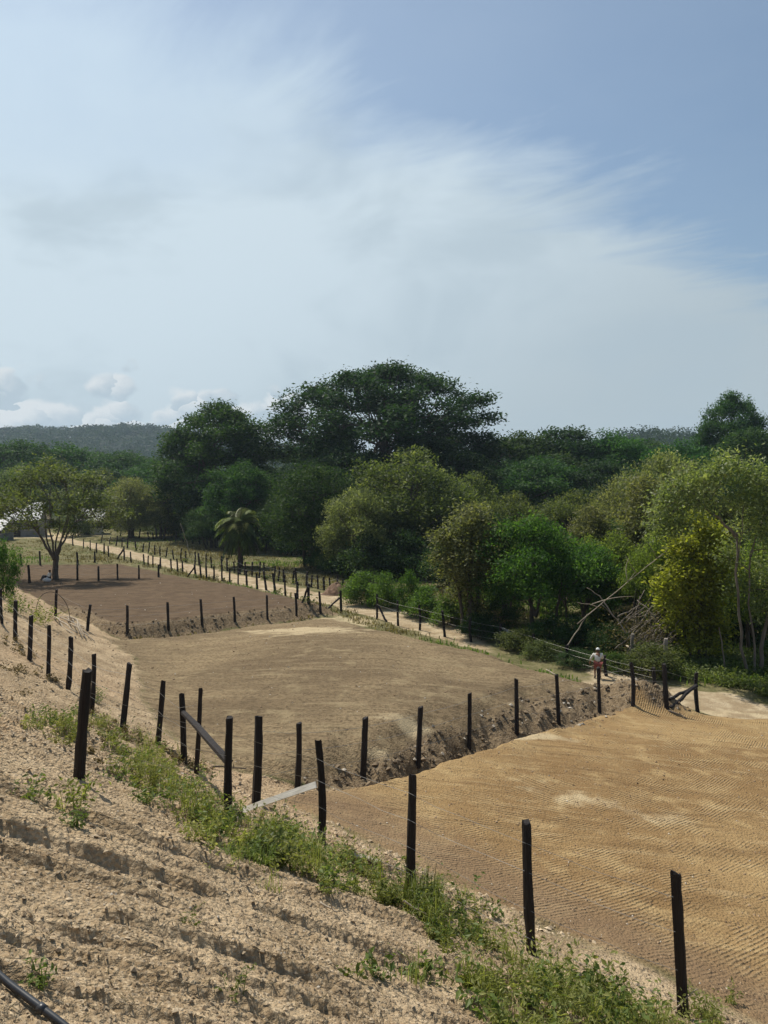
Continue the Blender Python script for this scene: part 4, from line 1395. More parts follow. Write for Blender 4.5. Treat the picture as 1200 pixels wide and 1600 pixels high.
gw = np.random.default_rng(77)
STRIP = [(70, 1130, 14, .6), (110, 1135, 26, .8), (165, 1140, 40, 1.0), (215, 1190, 46, 1.3), (270, 1215, 44, 1.3), (310, 1250, 44, 1.3), (345, 1290, 36, 1.1), (410, 1318, 36, 1.0), (455, 1335, 40, 1.2), (510, 1360, 36, 1.0),
         (560, 1385, 42, 1.2), (610, 1420, 60, 1.4), (670, 1450, 75, 1.7), (735, 1500, 85, 1.8), (800, 1550, 90, 1.8), (870, 1590, 80, 1.6), (950, 1610, 70, 1.2), (1030, 1610, 55, .9), (1100, 1600, 40, .5)]
plA, plB, plG = [], [], []
for (u, v, w, d) in STRIP:
    for _ in range(int(40 * d)):
        uu = u + gw.normal() * 24; vv = v + gw.normal() * w * .45
        p, t = hit(uu, vv)
        if float(fbm(np.array([p[0] * 1.3]), np.array([p[1] * 1.3]), 3, 222)[0]) < gw.uniform(-.24, .12) - (.12 if uu < 370 else 0):
            continue
        if t > 16:
            continue
        q = gw.random()
        h = gw.uniform(.10, .26) + .22 * gw.random() ** 3
        if q < .62:
            plA.append((p, weed_plant(gw, h, h * .75, gw.integers(4, 8), 9, .05)))
        elif q < .85:
            plB.append((p, weed_plant(gw, h * 1.1, h * .8, gw.integers(4, 7), 8, .06)))
        else:
            plG.append((p, h))
root = link('weeds', plant_mesh('weeds', plA, M_L['weed'], .052, gw))
tag(root, 'strip of pale green weeds along the nearest fence', 'weeds', None, 'stuff')
root = link('weeds', plant_mesh('weeds', plB, M_L['weedd'], .066, gw, .5))
tag(root, 'darker leafy weeds mixed into the strip along the nearest fence', 'weeds', None, 'stuff')


def grass_arrays(P, h, n, g, spread=.06, lean=.6, w=.007):
    """n blades at each point of P"""
    m = len(P)
    i = np.repeat(np.arange(m), n)
    hh = np.asarray(h)[i] * g.uniform(.5, 1.15, len(i))
    a = g.uniform(0, 6.28, len(i)); r = np.abs(g.normal(size=len(i))) * lean
    dx = np.stack([np.cos(a) * r, np.sin(a) * r], 1) * hh[:, None]
    b = P[i] + np.concatenate([g.normal(size=(len(i), 2)) * spread, np.full((len(i), 1), -.02)], 1)
    P1_ = b + np.concatenate([dx * .35, (hh * .7)[:, None]], 1)
    P2_ = b + np.concatenate([dx, (hh * (1 - .25 * np.minimum(r, 1)))[:, None]], 1)
    return b, P1_, P2_, np.full(len(i), w)


def grass_mesh(name, P, h, n, g, mat, **kw):
    b, p1, p2, w = grass_arrays(P, h, n, g, **kw)
    V, F = ribbons(b, p1, p2, w)
    return new_mesh(name, V, F, [mat], False, {'tint': np.repeat(np.clip(g.random(len(b)), 0, 1), 6)})


pts = np.array([p for p, h in plG]); hs = np.array([h for p, h in plG])
root = link('grass', grass_mesh('grass', pts, hs * 1.1, 26, gw, M_L['weed'], spread=.05))
tag(root, 'thin grass blades growing among the weeds at the nearest fence', 'grass', None, 'stuff')

pl = []
for _ in range(170):
    uu = gw.uniform(0, 330); vv = np.interp(uu, [0, 110, 200, 330], [985, 1085, 1150, 1215]) + abs(gw.normal()) * 26 - 6
    p, t = hit(uu, vv)
    if float(fbm(np.array([p[0] * .8]), np.array([p[1] * .8]), 2, 333)[0]) < .02:
        continue
    h = gw.uniform(.08, .26)
    pl.append((p, weed_plant(gw, h, h * .9, 5, 7, .07)))
root = link('weeds', plant_mesh('weeds', pl, M_L['dry'], .075, gw, .4))
tag(root, 'dry straw-coloured weeds along the further slope fence', 'weeds', None, 'stuff')
gl = np.random.default_rng(404)
x, y = sample(900, lambda x, y, z, r: z['slope'] > .6, 405, 2.4, 16)
P = np.stack([x, y, ground(x, y) + .012], 1)
ln = gl.uniform(.03, .14, len(P))
V, F = leaves(P, ln, .006 + .03 * ln * gl.random(len(P)), 4.0, gl, 0.0)
root = link('dry_litter', new_mesh('dry_litter', V, F, [M_L['dry']], False, {'tint': np.repeat(gl.random(len(P)), 4)}))
tag(root, 'dry stalks and leaf litter lying on the near slope', 'litter', None, 'stuff')

# single plants that stand out
def lone_plant(u, v, h, spread, nst, nl, L, mat, label, asp=.42, seed=0, name='weed'):
    g = np.random.default_rng(seed + 500)
    p = P3(u, v)
    me = plant_mesh(name, [(np.zeros(3), weed_plant(g, h, spread, nst, nl, L))], M_L[mat], L, g, asp)
    o = link(name, me, None, p)
    return tag(o, label, 'plant', 'single plants on the slope')


lone_plant(115, 1260, .26, .20, 16, 10, .055, 'weed', 'light green weed below the thick leaning post on the slope', seed=1)
lone_plant(122, 1292, .16, .12, 12, 9, .045, 'weedd', 'small bright tuft of leaves just under the weed by the leaning post', seed=2)
lone_plant(40, 1245, .12, .26, 14, 9, .05, 'weedd', 'flat sprawling weed at the left edge below the slope fence', seed=3)
lone_plant(240, 1240, .40, .24, 20, 12, .05, 'weed', 'upright bushy weed casting a shadow on the slope', seed=4)
lone_plant(100, 1165, .36, .30, 22, 11, .055, 'weed', 'rounded green weed just left of the thick leaning post', seed=5)
lone_plant(425, 1350, .36, .28, 20, 10, .075, 'weedd', 'broad-leaved dark weed by the foot of the white board', .62, seed=6)
lone_plant(590, 1525, .17, .15, 9, 7, .06, 'weedd', 'lone seedling in the bare soil left of the weed strip', .5, seed=7)
lone_plant(545, 1525, .10, .10, 7, 6, .06, 'weedd', 'low leafy sprig left of the lone seedling', .5, seed=8)
lone_plant(60, 1530, .10, .08, 12, 8, .03, 'weedd', 'tiny green weed near the black pipe', seed=9)
lone_plant(370, 1545, .08, .14, 10, 8, .03, 'weedd', 'thin creeping weed low on the bare slope, bottom centre', seed=10)
lone_plant(930, 1555, .42, .20, 9, 9, .085, 'weed', 'tall weed with drooping leaves between the two nearest posts', .4, seed=11)
lone_plant(1105, 1590, .28, .2, 12, 9, .06, 'weed', 'pale weed right of the nearest post', seed=12)
lone_plant(150, 1098, .42, .34, 22, 11, .055, 'weedd', 'green weed clump behind the thick leaning post', seed=13)
lone_plant(290, 1440, .10, .10, 8, 7, .03, 'weedd', 'faint sprig on the bare slope below the upright bushy weed', seed=14)
lone_plant(30, 960, .8, .9, 30, 14, .12, 'weedd', 'green scrub on the slope crest behind the furthest slope posts', seed=15)
lone_plant(60, 975, .7, .8, 26, 12, .12, 'weed', 'pale scrub beside the bent hoop on the slope crest', seed=16)
g = np.random.default_rng(5)
o = link('grass_tuft', grass_mesh('grass_tuft', np.zeros((5, 3)) + g.normal(size=(5, 3)) * np.array([.10, .10, 0]), np.full(5, .46), 46, g, M_L['weedd'], spread=.05, lean=.55, w=.012), None, P3(655, 1428))
tag(o, 'tuft of long green grass blades at the foot of the third nearest post', 'grass', 'single plants on the slope')
o = link('grass_tuft', grass_mesh('grass_tuft', np.zeros((6, 3)) + g.normal(size=(6, 3)) * np.array([.14, .14, 0]), np.full(6, .13), 90, g, M_L['weedd'], spread=.08, lean=.8, w=.005), None, P3(365, 1338))
tag(o, 'low mat of fine grass on the slope below the white board', 'grass', 'single plants on the slope')

# meadow grass and roadside growth
def cond_meadow(x, y, z, r):
    road = line_d(ROAD, x, y)
    return (z['slope'] < .1) & (z['f1'] < .3) & (z['f2'] < .03) & (z['f3'] < .1) & (road > 2.0)


gm = np.random.default_rng(81)
yard = P3(60, 836)
x, y = sample(9000, lambda x, y, z, r: cond_meadow(x, y, z, r) & (np.hypot(x - yard[0], (y - yard[1]) * .8) > 12), 82, 30, 130, .54)
P = np.stack([x, y, ground(x, y)], 1)
hh = .18 + .32 * np.clip(fbm(x * .15, y * .15, 3, 9) + .35, 0, 1)
hb_ = fbm(x * .09, y * .09, 3, 19)
for k, (sel, mt, lab) in enumerate(((hb_ > .16, 'grass', 'green grass tufts on the meadow and verges behind the road'), (hb_ <= .16, 'dry', 'dry straw-coloured grass tufts on the meadow behind the road'))):
    o = link('grass', grass_mesh('grass', P[sel], hh[sel], 9, gm, M_L[mt], spread=.28, lean=.7, w=.055))
    tag(o, lab, 'grass', None, 'stuff')
# leafy ground cover on the right verge under the slender tree
pl = []
for _ in range(420):
    uu = gm.uniform(1040, 1215); vv = gm.uniform(1022, 1092) if uu > 1100 else gm.uniform(1022, 1068)
    p, t = hit(uu, vv)
    if line_d(ROAD, np.array([p[0]]), np.array([p[1]]))[0] < 2.0 or t > 45:
        continue
    h = gm.uniform(.2, .55)
    pl.append((p, weed_plant(gm, h, h * 1.1, 5, 8, .10)))
for _ in range(420):
    uu = gm.uniform(690, 1010); vv = np.interp(uu, [690, 800, 900, 1010], [972, 1002, 1030, 1055]) + gm.normal() * 5
    p, t = hit(uu, vv)
    if line_d(ROAD, np.array([p[0]]), np.array([p[1]]))[0] < 1.9 or t > 55:
        continue
    h = gm.uniform(.2, .5)
    pl.append((p, weed_plant(gm, h, h * 1.1, 5, 8, .10)))
o = link('ground_cover', plant_mesh('ground_cover', pl, M_L['weedd'], .13, gm, .5, .012))
tag(o, 'low leafy ground cover along the far verge of the right part of the road', 'weeds', None, 'stuff')
# weeds among road fence posts
pl = []
for (b, t) in ef + eg:
    if gm.random() < .45:
        p = np.array(b) + np.array([gm.normal() * .3, gm.normal() * .3, 0])
        h = gm.uniform(.2, .6)
        pl.append((p, weed_plant(gm, h, h * .9, 5, 7, .16)))
o = link('weeds', plant_mesh('weeds', pl, M_L['weedd'], .18, gm, .5, .02))
tag(o, 'scattered weeds around the thin roadside posts', 'weeds', None, 'stuff')

# ------------------------------------------------------------------ far woods on the hills
def far_woods():
    g = np.random.default_rng(91)
    n = 3900
    y = np.concatenate([g.uniform(170, 420, 700), g.uniform(420, 1150, 2800), g.normal(520, 60, 400)])
    x = np.concatenate([g.uniform(-.56, .56, 700) * y[:700], g.uniform(-.56, -.05, 2000) * y[700:2700], g.uniform(-.1, .56, 800) * y[2700:3500], g.normal(185, 55, 400)])
    z = ground(x, y)
    r = g.uniform(5.0, 10.0, n)
    hgt = g.uniform(6, 13, n)
    per = 64
    i = np.repeat(np.arange(n), per)
    d = sphere_dirs(len(i), g, -.5)
    C = np.stack([x, y, z + hgt - r * .5], 1)[i] + d * (r[i] * (.55 + .45 * g.random(len(i))))[:, None] * np.array([1.1, 1.1, .75])
    L = np.clip(y[i] * .0032, .8, 2.8) * g.uniform(.6, 1.3, len(i))
    V, F = leaves(C, L, L * .6, .5, g)
    tint = np.clip(.6 * g.random(n)[i] + .4 * g.random(len(i)), 0, 1)
    o = link('far_woods', new_mesh('far_woods', V, F, [M_L['far']], False, {'tint': np.repeat(tint, 4)}))
    tag(o, 'distant woods covering the hazy hills on the horizon', 'woods', None, 'stuff')


far_woods()

# ------------------------------------------------------------------ palm
def build_palm():
    p, t = hit(375, 886)
    root = link('palm_tree', None, None, p)
    tag(root, 'shaggy palm with drooping fronds and short trunk on the far side of the road', 'palm tree')
    g = np.random.default_rng(31)
    H = 4.3
    z = np.linspace(-.3, H, 9)
    P = np.stack([.10 * np.sin(z * .7), .05 * z * 0, z], 1)
    V, F = tube(P, np.linspace(.30, .20, 9), 10, True, .10, g)
    link('trunk', new_mesh('trunk', V, F, [plain_mat('palm_bark', (.06, .045, .04), (.14, .11, .09), 7, .9, .02, (1, 1, 3))], False), root)
    for k in range(58):
        el = g.uniform(-.2, 1.35) if k > 20 else g.uniform(-1.1, -.1)
        a = 6.283 * k * .381966
        L = g.uniform(2.3, 3.2) * (.85 if el < -.2 else 1)
        s = np.linspace(0, 1, 12)
        out = L * (s * math.cos(el * .9) * .85)
        up = L * (s * math.sin(el * .9) - (.56 + .2 * math.cos(el)) * (1 - .30 * max(el, 0) / 1.25) * s ** 2.4)
        if el < -.2:
            up = np.maximum(up, -H + .55 - .0 * s)
        S = np.stack([out * math.cos(a), out * math.sin(a), up], 1) + np.array([.10 * math.sin(H * .7), 0, H])
        Vr, Fr = tube(S, np.linspace(.035, .008, 12), 4, False)
        n = 110
        ti = np.sort(g.uniform(.10, 1, n))
        idx = ti * 11
        C = np.stack([np.interp(idx, np.arange(12), S[:, q]) for q in range(3)], 1)
        side = np.array([-math.sin(a), math.cos(a), 0])
        sg = np.where(np.arange(n) % 2 == 0, 1.0, -1.0)[:, None]
        tan = np.stack([np.full(n, math.cos(a)), np.full(n, math.sin(a)), np.zeros(n)], 1)
        ll = .95 * np.sin(np.clip(ti, .08, .97) * math.pi) ** .5 * g.uniform(.8, 1.15, n)
        tip = C + (side * sg * (.75 if el > .3 else .45) + tan * .45 + np.array([0, 0, -.30 if el > .3 else -.75])) * ll[:, None]
        mid = (C + tip) / 2 + side * sg * (.16 * ll)[:, None] + np.array([0, 0, .06])
        Vl, Fl = ribbons(C, mid, tip, np.full(n, .11))
        Vx = np.concatenate([Vl, Vr]); Fx = [tuple(f) for f in Fl] + [tuple(i + len(Vl) for i in f) for f in Fr]
        tint = np.clip(g.normal(.85 if el > .3 else .40, .15, len(Vx)), 0, 1)
        link('frond', new_mesh('frond', Vx, Fx, [M_L['palm']], False, {'tint': tint}), root)


build_palm()

# ------------------------------------------------------------------ brush pile, fallen limb, sticks
def crooked(root, name, a, b, r0, r1, mat, g, n=8, bow=.05, sides=5):
    a = np.asarray(a, float); b = np.asarray(b, float); L = np.linalg.norm(b - a)
    t = np.linspace(0, 1, n)[:, None]
    P = a + (b - a) * t + np.sin(t * math.pi) * g.normal(size=3) * L * bow
    P[1:-1] += g.normal(size=(n - 2, 3)) * L * min(.012, bow * .5)
    V, F = tube(P, r0 + (r1 - r0) * t[:, 0], sides, True)
    return link(name, new_mesh(name, V, F, [mat], True), root), P


def build_brush():
    g = np.random.default_rng(41)
    p, t = hit(985, 1040)
    org = p
    root = link('brush_pile', None, None, org)
    tag(root, 'heap of bare grey branches cut and piled at the edge of the woods', 'brush pile')
    dep = t + .8
    m2 = plain_mat('dead_branch', (.14, .115, .09), (.28, .24, .195), 5, .85)
    for k in range(64):
        u = g.uniform(955, 1035); v = g.uniform(960, 1036)
        L = g.uniform(22, 70); an = g.normal(.68, .22)
        if g.random() < .15:
            an = g.uniform(1.3, 2.4)
        d1 = dep + g.uniform(-.6, 1.4); d2 = d1 + g.normal() * .5
        a = at(u, v, d1); b = at(u + L * math.cos(an), v - L * math.sin(an), d2)
        a[2] = max(a[2], gz(a[0], a[1]) + .05)
        r = g.uniform(.012, .04)
        crooked(root, 'branch', a - org, b - org, r, r * .4, m2, g)
    # dead leaves and twigs caught in the pile
    C = np.array([at(g.normal(1000, 30), g.normal(995, 24), dep + g.normal() * .6) for _ in range(1800)])
    C[:, 2] = np.maximum(C[:, 2], ground(C[:, 0], C[:, 1]) + .03)
    L = g.uniform(.07, .18, len(C))
    V, F = leaves(C - org, L, L * .35, .3, g, .4)
    o = link('dead_leaves', new_mesh('dead_leaves', V, F, [M_L['dry']], False, {'tint': np.repeat(g.random(len(C)) * .5, 4)}), root)
    o['kind'] = 'stuff'
    # long pale limb fallen across the pile
    a = at(902, 975, dep + .2); b = at(1042, 860, dep + 1.2)
    r2 = link('fallen_limb', None, None, a)
    tag(r2, 'long pale limb leaning up across the green trees left of the brush pile', 'branch')
    _, P = crooked(r2, 'limb', a - a, b - a, .026, .012, M_STICK, g, 10, .002, 7)
    for k in range(7):
        q = P[g.integers(2, 9)]
        crooked(r2, 'twig', q, q + np.array([g.normal() * .5, g.normal() * .3, g.uniform(.2, 1.1)]), .018, .006, M_STICK, g, 5, .06, 4)
    c0 = at(885, 1012, dep); c1 = at(918, 960, dep + .3)
    r3 = link('fallen_limb', None, None, c0)
    tag(r3, 'thick pale trunk leaning at the left foot of the long fallen limb', 'branch')
    crooked(r3, 'limb', c0 - c0, c1 - c0, .034, .022, M_STICK, g, 8, .015, 7)
    a = hit(928, 949)[0]
    a = at(925, 944, dep); b = at(990, 932, dep + .4)
    r4 = link('fallen_limb', None, None, a)
    tag(r4, 'grey bowed branch over the dark hollow left of the brush pile', 'branch')
    t_ = np.linspace(0, 1, 9)[:, None]
    P = (b - a) * t_ + np.array([0, 0, .10]) * np.sin(t_ * math.pi)
    V, F = tube(P, np.linspace(.024, .014, 9), 6, True)
    link('limb', new_mesh('limb', V, F, [M_STICK], True), r4)
    # pole lying over the cut branches at the road edge
    a = hit(978, 1035)[0] + np.array([0, 0, .75]); b = hit(1020, 1052)[0] + np.array([0, 0, .35])
    r5 = link('pole', None, None, a)
    tag(r5, 'thin pale pole lying on the cut branches by the road post', 'pole')
    crooked(r5, 'shaft', a - a, b - a, .04, .03, M_STICK, g, 6, .01, 6)


build_brush()

# thin leaning pale stem in the meadow
g = np.random.default_rng(43)
p, t = hit(297, 866)
a = p; b = at(282, 818, t)
root = link('leaning_stem', None, None, a)
tag(root, 'thin pale bare stem leaning left in the meadow near the road', 'branch')
crooked(root, 'stem', a - a, b - a, .06, .03, M_STICK, g, 8, .05, 5)

# red earth heap by the bend
def heap(u, v, rx, ry, h, mat, label, name='earth_heap', seed=0):
    p, t = hit(u, v)
    n = 26
    A = np.linspace(0, 2 * math.pi, n, endpoint=False); V = [[0, 0, h]]
    g = np.random.default_rng(seed)
    rr = np.linspace(.12, 1.05, 9)
    for r in rr:
        for a in A:
            x = rx * r * math.cos(a); y = ry * r * math.sin(a)
            z = h * (1 - r * r) * (1 + .7 * float(fbm(np.array([x * 1.4 + seed]), np.array([y * 1.4]), 3, 3)[0])) - .06
            V.append([x, y, z + .05 * g.normal() * (r < .95)])
    F = [(0, 1 + j, 1 + (j + 1) % n) for j in range(n)]
    for i in range(len(rr) - 1):
        for j in range(n):
            k = (j + 1) % n
            F.append((1 + i * n + j, 1 + (i + 1) * n + j, 1 + (i + 1) * n + k, 1 + i * n + k))
    o = link(name, new_mesh(name, np.array(V), F, [mat], False), None, p)
    return tag(o, label, 'earth heap')


heap(535, 926, 1.5, 1.0, .75, plain_mat('red_earth', (.12, .072, .045), (.21, .135, .088), 4, .95, .03), 'small heap of reddish earth at the bend of the road', seed=3)

# bleached board leaning on a post, boards and sticks on the ground
dA = ea[3][0][1] / ray(503, 1315)[1]
a = at(376, 1282, dA + .10); b = at(494, 1226, dA - .04)
a[2] = max(a[2], gz(a[0], a[1]) + .02)


def board(a, b, w, th, label, name='board', mat=None, roll=0.0, cat='board'):
    a = Vector(a); b = Vector(b)
    ax = (b - a); L = ax.length
    g = np.random.default_rng(int(abs(a.x * 100)))
    n = 9
    V = []
    for i in range(n):
        xx = L * i / (n - 1)
        ww = w * (1 + .05 * g.normal()); bow = .012 * L * math.sin(math.pi * i / (n - 1))
        for (sy, sz) in ((-1, -1), (1, -1), (1, 1), (-1, 1)):
            V.append([xx, sy * ww / 2 * (1 + .03 * g.normal()), sz * th / 2 + bow])
    F = []
    for i in range(n - 1):
        for j in range(4):
            k = (j + 1) % 4
            F.append((i * 4 + j, i * 4 + k, (i + 1) * 4 + k, (i + 1) * 4 + j))
    F += [(3, 2, 1, 0), tuple(range((n - 1) * 4, n * 4))]
    o = link(name, new_mesh(name, np.array(V), F, [mat or M_BOARD], False), None, a)
    o.rotation_mode = 'QUATERNION'
    q = ax.to_track_quat('X', 'Z')
    o.rotation_quaternion = q @ Matrix.Rotation(roll, 3, 'X').to_quaternion()
    return tag(o, label, cat)


board(a, b, .085, .022, 'white bleached board leaning against a dark post', roll=.9)
a = P3(553, 1340) + np.array([0, 0, .03]); b = P3(596, 1352) + np.array([0, 0, .05])
board(a, b, .10, .025, 'short weathered plank lying on the bare soil beyond the weeds', mat=M_STICK)
a = P3(770, 985); a = P3(783, 992) + np.array([0, 0, .4]); b = P3(802, 1000) + np.array([0, 0, .2])
board(a, b, .16, .04, 'pale plank leaning at the shady verge below the bright green tree')


def stick(u0, v0, u1, v1, r, label, lift0=.03, lift1=.03, d=None, mat=None, seed=0):
    g = np.random.default_rng(seed + 900)
    a, t = hit(u0, v0)
    a = a + np.array([0, 0, lift0])
    b = (at(u1, v1, t) if d is None else at(u1, v1, t + d))
    b[2] = max(b[2], gz(b[0], b[1]) + lift1)
    root = link('stick', None, None, a)
    tag(root, label, 'stick')
    _, P = crooked(root, 'shaft', a - a, b - a, r, r * .6, mat or M_STICK, g, 7, .03, 5)
    q = P[4]
    crooked(root, 'twig', q, q + np.array([g.normal() * .06, g.normal() * .05, .09]), r * .5, r * .25, mat or M_STICK, g, 4, .05, 4)


stick(590, 1213, 585, 1200, .018, 'short pale stick poking out of the clod bank', seed=1)
stick(868, 1056, 853, 1046, .03, 'pale stick lying beside a bank post', d=.5, seed=2)
stick(500, 1415, 527, 1425, .010, 'dry stick on the slope at the edge of the weeds', d=-.1, seed=3)
stick(630, 1425, 668, 1432, .010, 'pale forked dry stick lying on the weeds', .12, .12, seed=4)
stick(330, 1200, 385, 1201, .02, 'dark stick lying in the pale soil behind the thick post', d=.1, mat=M_BARK, seed=5)
stick(1045, 1112, 1072, 1132, .03, 'dark stick at the foot of the soil heap by the corner post', d=-.6, mat=M_BARK, seed=6)
stick(10, 922, 18, 912, .03, 'pale bent stick by the bush at the left edge', .1, 1.3, seed=7)
stick(1052, 1585, 1090, 1545, .008, 'thin dry stalk leaning beside the nearest post', .05, .3, seed=8)

# bundle of thin poles lying on the slope crest
def pole_bundle():
    g = np.random.default_rng(61)
    o0 = P3(96, 985)
    root = link('pole_bundle', None, None, o0)
    tag(root, 'loose bundle of thin pale poles lying behind the slope fence at left', 'poles')
    for k in range(8):
        a, t = hit(86 + k * 4 + g.normal() * 2, 968 + g.normal() * 2)
        b, t2 = hit(118 + k * 4 + g.normal() * 3, 996 + g.normal() * 4)
        crooked(root, 'pole', a - o0 + np.array([0, 0, .05 + .03 * (k % 3)]), b - o0 + np.array([0, 0, .06]), .035, .022, M_STICK, g, 6, .015, 6)


pole_bundle()
# bent hoop of dark hose on the crest
p, t = hit(56, 962)
q = at(110, 972, t)
root = link('hose_hoop', None, None, p)
tag(root, 'thin dark hoop bent over the furthest slope post at left', 'hoop')
a_ = np.linspace(0, math.pi, 22)
c = (p + q) / 2
W = np.linalg.norm((q - p)[:2]) / 2
dirx = (q - p) / np.linalg.norm(q - p)
P = np.stack([c - p + dirx * (-W * math.cos(x)) + np.array([0, 0, 1.0]) * (1.15 * math.sin(x) ** .8 - .05) for x in a_])
V, F = tube(P, .014, 5, True)
link('hose', new_mesh('hose', V, F, [M_BARK], True), root)

# black water pipe in the corner
M_PIPE = plain_mat('black_polythene', (.018, .020, .024), (.035, .037, .042), 4, .38, 0, spec=.5)
p0, t0 = hit(-30, 1512); p1, t1 = hit(85, 1600); p2 = p1 + (p1 - p0) * .9
g = np.random.default_rng(3)
t_ = np.linspace(-1.2, 2.2, 18)[:, None]
P = p0 + (p1 - p0) * t_
P[:, 2] = ground(P[:, 0], P[:, 1])
P[:, 2] = np.convolve(np.pad(P[:, 2], 2, mode='edge'), np.ones(5) / 5, 'valid') + .028
V, F = tube(P - p0, .0145, 12, True)
root = link('water_pipe', None, None, p0)
tag(root, 'black plastic water pipe in the bottom left corner', 'pipe')
link('tube', new_mesh('tube', V, F, [M_PIPE], True), root)
i = 10
V, F = tube(np.stack([P[i] - p0, P[i] + (P[i + 1] - P[i]) * .35 - p0]), .0185, 12, True)
link('coupling', new_mesh('coupling', V, F, [M_PIPE], True), root)

# ------------------------------------------------------------------ houses far left
M_WALL = plain_mat('lime_wall', (.55, .52, .47), (.68, .65, .60), 1.5, .9)
M_ROOF = plain_mat('zinc_roof', (.40, .40, .40), (.58, .58, .57), 1.2, .5, 0, (1, 8, 1), .4)
M_DARK = plain_mat('dark_wood', (.03, .025, .02), (.06, .05, .04), 4, .7)
M_GREYW = plain_mat('grey_wall', (.16, .16, .155), (.24, .24, .235), 1.5, .9)


def house(u, vroof, depth, wpx, label, wall, rz=.15, hw=2.5, dy=5.0):
    d = ray(u, 800) * depth
    x, y = d[0], d[1]; z = gz(x, y)
    W = wpx / FPX * depth
    ztop = ray(u, vroof)[2] * depth - z
    root = link('house', None, None, (x, y, z)); root.rotation_euler = (0, 0, rz)
    tag(root, label, 'house')
    hw = min(hw, ztop - .9)
    o = Acc().box((0, 0, hw / 2 - .1), (W, dy, hw + .2)).mesh('wall', [wall])
    link('wall', o, root)
    e = .45
    pts = np.array([[-W / 2 - e, -dy / 2 - e, hw - .05], [W / 2 + e, -dy / 2 - e, hw - .05], [W / 2 + e, 0, ztop], [-W / 2 - e, 0, ztop], [-W / 2 - e, dy / 2 + e, hw - .05], [W / 2 + e, dy / 2 + e, hw - .05]])
    V = np.concatenate([pts, pts - np.array([0, 0, .08])])
    F = [(0, 1, 2, 3), (3, 2, 5, 4), (9, 8, 7, 6), (10, 11, 8, 9), (0, 6, 7, 1), (4, 5, 11, 10), (0, 3, 9, 6), (3, 4, 10, 9), (1, 7, 8, 2), (2, 8, 11, 5)]
    rf = link('roof', new_mesh('roof', V, F, [M_ROOF]), root)
    gb = np.array([[-W / 2 + .02, -dy / 2 + .02, hw], [-W / 2 + .02, dy / 2 - .02, hw], [-W / 2 + .02, 0, ztop - .15], [W / 2 - .02, -dy / 2 + .02, hw], [W / 2 - .02, dy / 2 - .02, hw], [W / 2 - .02, 0, ztop - .15]])
    link('gable', new_mesh('gable', gb, [(0, 2, 1), (3, 4, 5)], [wall]), root)
    dr = link('door', Acc().box((-.15 * W, -dy / 2 - .03, 1.0), (.9, .06, 2.0)).mesh('door', [M_DARK]), root)
    link('handle', Acc().box((-.15 * W + .33, -dy / 2 - .09, 1.0), (.12, .06, .05)).mesh('handle', [M_WIRE]), dr)
    for sx in (-.38, .18, .38):
        wn = link('window', Acc().box((sx * W, -dy / 2 - .02, 1.45), (.8, .05, .8)).mesh('window', [M_DARK]), root)
        link('sill', Acc().box((sx * W, -dy / 2 - .06, 1.0), (.95, .14, .07)).mesh('sill', [M_WALL]), wn)
    return root


house(42, 785, 118, 46, 'house with pale metal roof half hidden behind the many-stemmed tree', M_GREYW)
house(142, 794, 121, 34, 'smaller house with pale roof right of the many-stemmed tree', M_WALL, .3, 2.2, 4.0)
house(-8, 812, 108, 40, 'low grey outbuilding with pale roof at the left edge of the yard', M_GREYW, -.1, 1.6, 3.0)

# white tarpaulin draped over a frame, far off by the thin trees
p, t = hit(243, 826)
n = 13
V = []
g = np.random.default_rng(8)
for i in range(n):
    for j in range(9):
        a = math.pi * i / (n - 1)
        V.append([-1.1 * math.cos(a), -1.6 + 3.2 * j / 8, 1.35 * math.sin(a) ** .7 + .05 * g.normal() * math.sin(a) - .03])
F = [(i * 9 + j, (i + 1) * 9 + j, (i + 1) * 9 + j + 1, i * 9 + j + 1) for i in range(n - 1) for j in range(8)]
root = link('tarpaulin', None, None, p)
tag(root, 'small white tarpaulin shelter under the thin hazy trees at the back', 'tarpaulin')
me = new_mesh('sheet', np.array(V), F, [plain_mat('white_sheet', (.62, .64, .66), (.78, .80, .82), 2, .6)], True)
o = link('sheet', me, root)
so = o.modifiers.new('solidify', 'SOLIDIFY'); so.thickness = .03
link('frame', Acc().box((0, -1.5, .6), (.06, .06, 1.3)).box((0, 1.5, .6), (.06, .06, 1.3)).box((0, 0, 1.25), (.06, 3.0, .06)).mesh('frame', [M_DARK]), root)

# ------------------------------------------------------------------ people
def skin_mesh(name, nodes, edges, mat, parent, levels=1):
    """nodes: dict name -> (x, y, z, rx, ry)"""
    keys = list(nodes)
    me = bpy.data.meshes.new(name)
    me.from_pydata([nodes[k][:3] for k in keys], [(keys.index(a), keys.index(b)) for a, b in edges], [])
    me.materials.append(mat)
    o = link(name, me, parent)
    sk = o.modifiers.new('skin', 'SKIN')
    sk.use_smooth_shade = True
    sv = me.skin_vertices[0].data if me.skin_vertices else None
    if sv is None:
        bm = bmesh.new(); bm.from_mesh(me)
        bm.verts.layers.skin.verify()
        bm.to_mesh(me); bm.free()
        sv = me.skin_vertices[0].data
    for i, k in enumerate(keys):
        sv[i].radius = nodes[k][3:5]
        sv[i].use_root = (i == 0)
    s = o.modifiers.new('sub', 'SUBSURF'); s.levels = levels; s.render_levels = levels
    return o


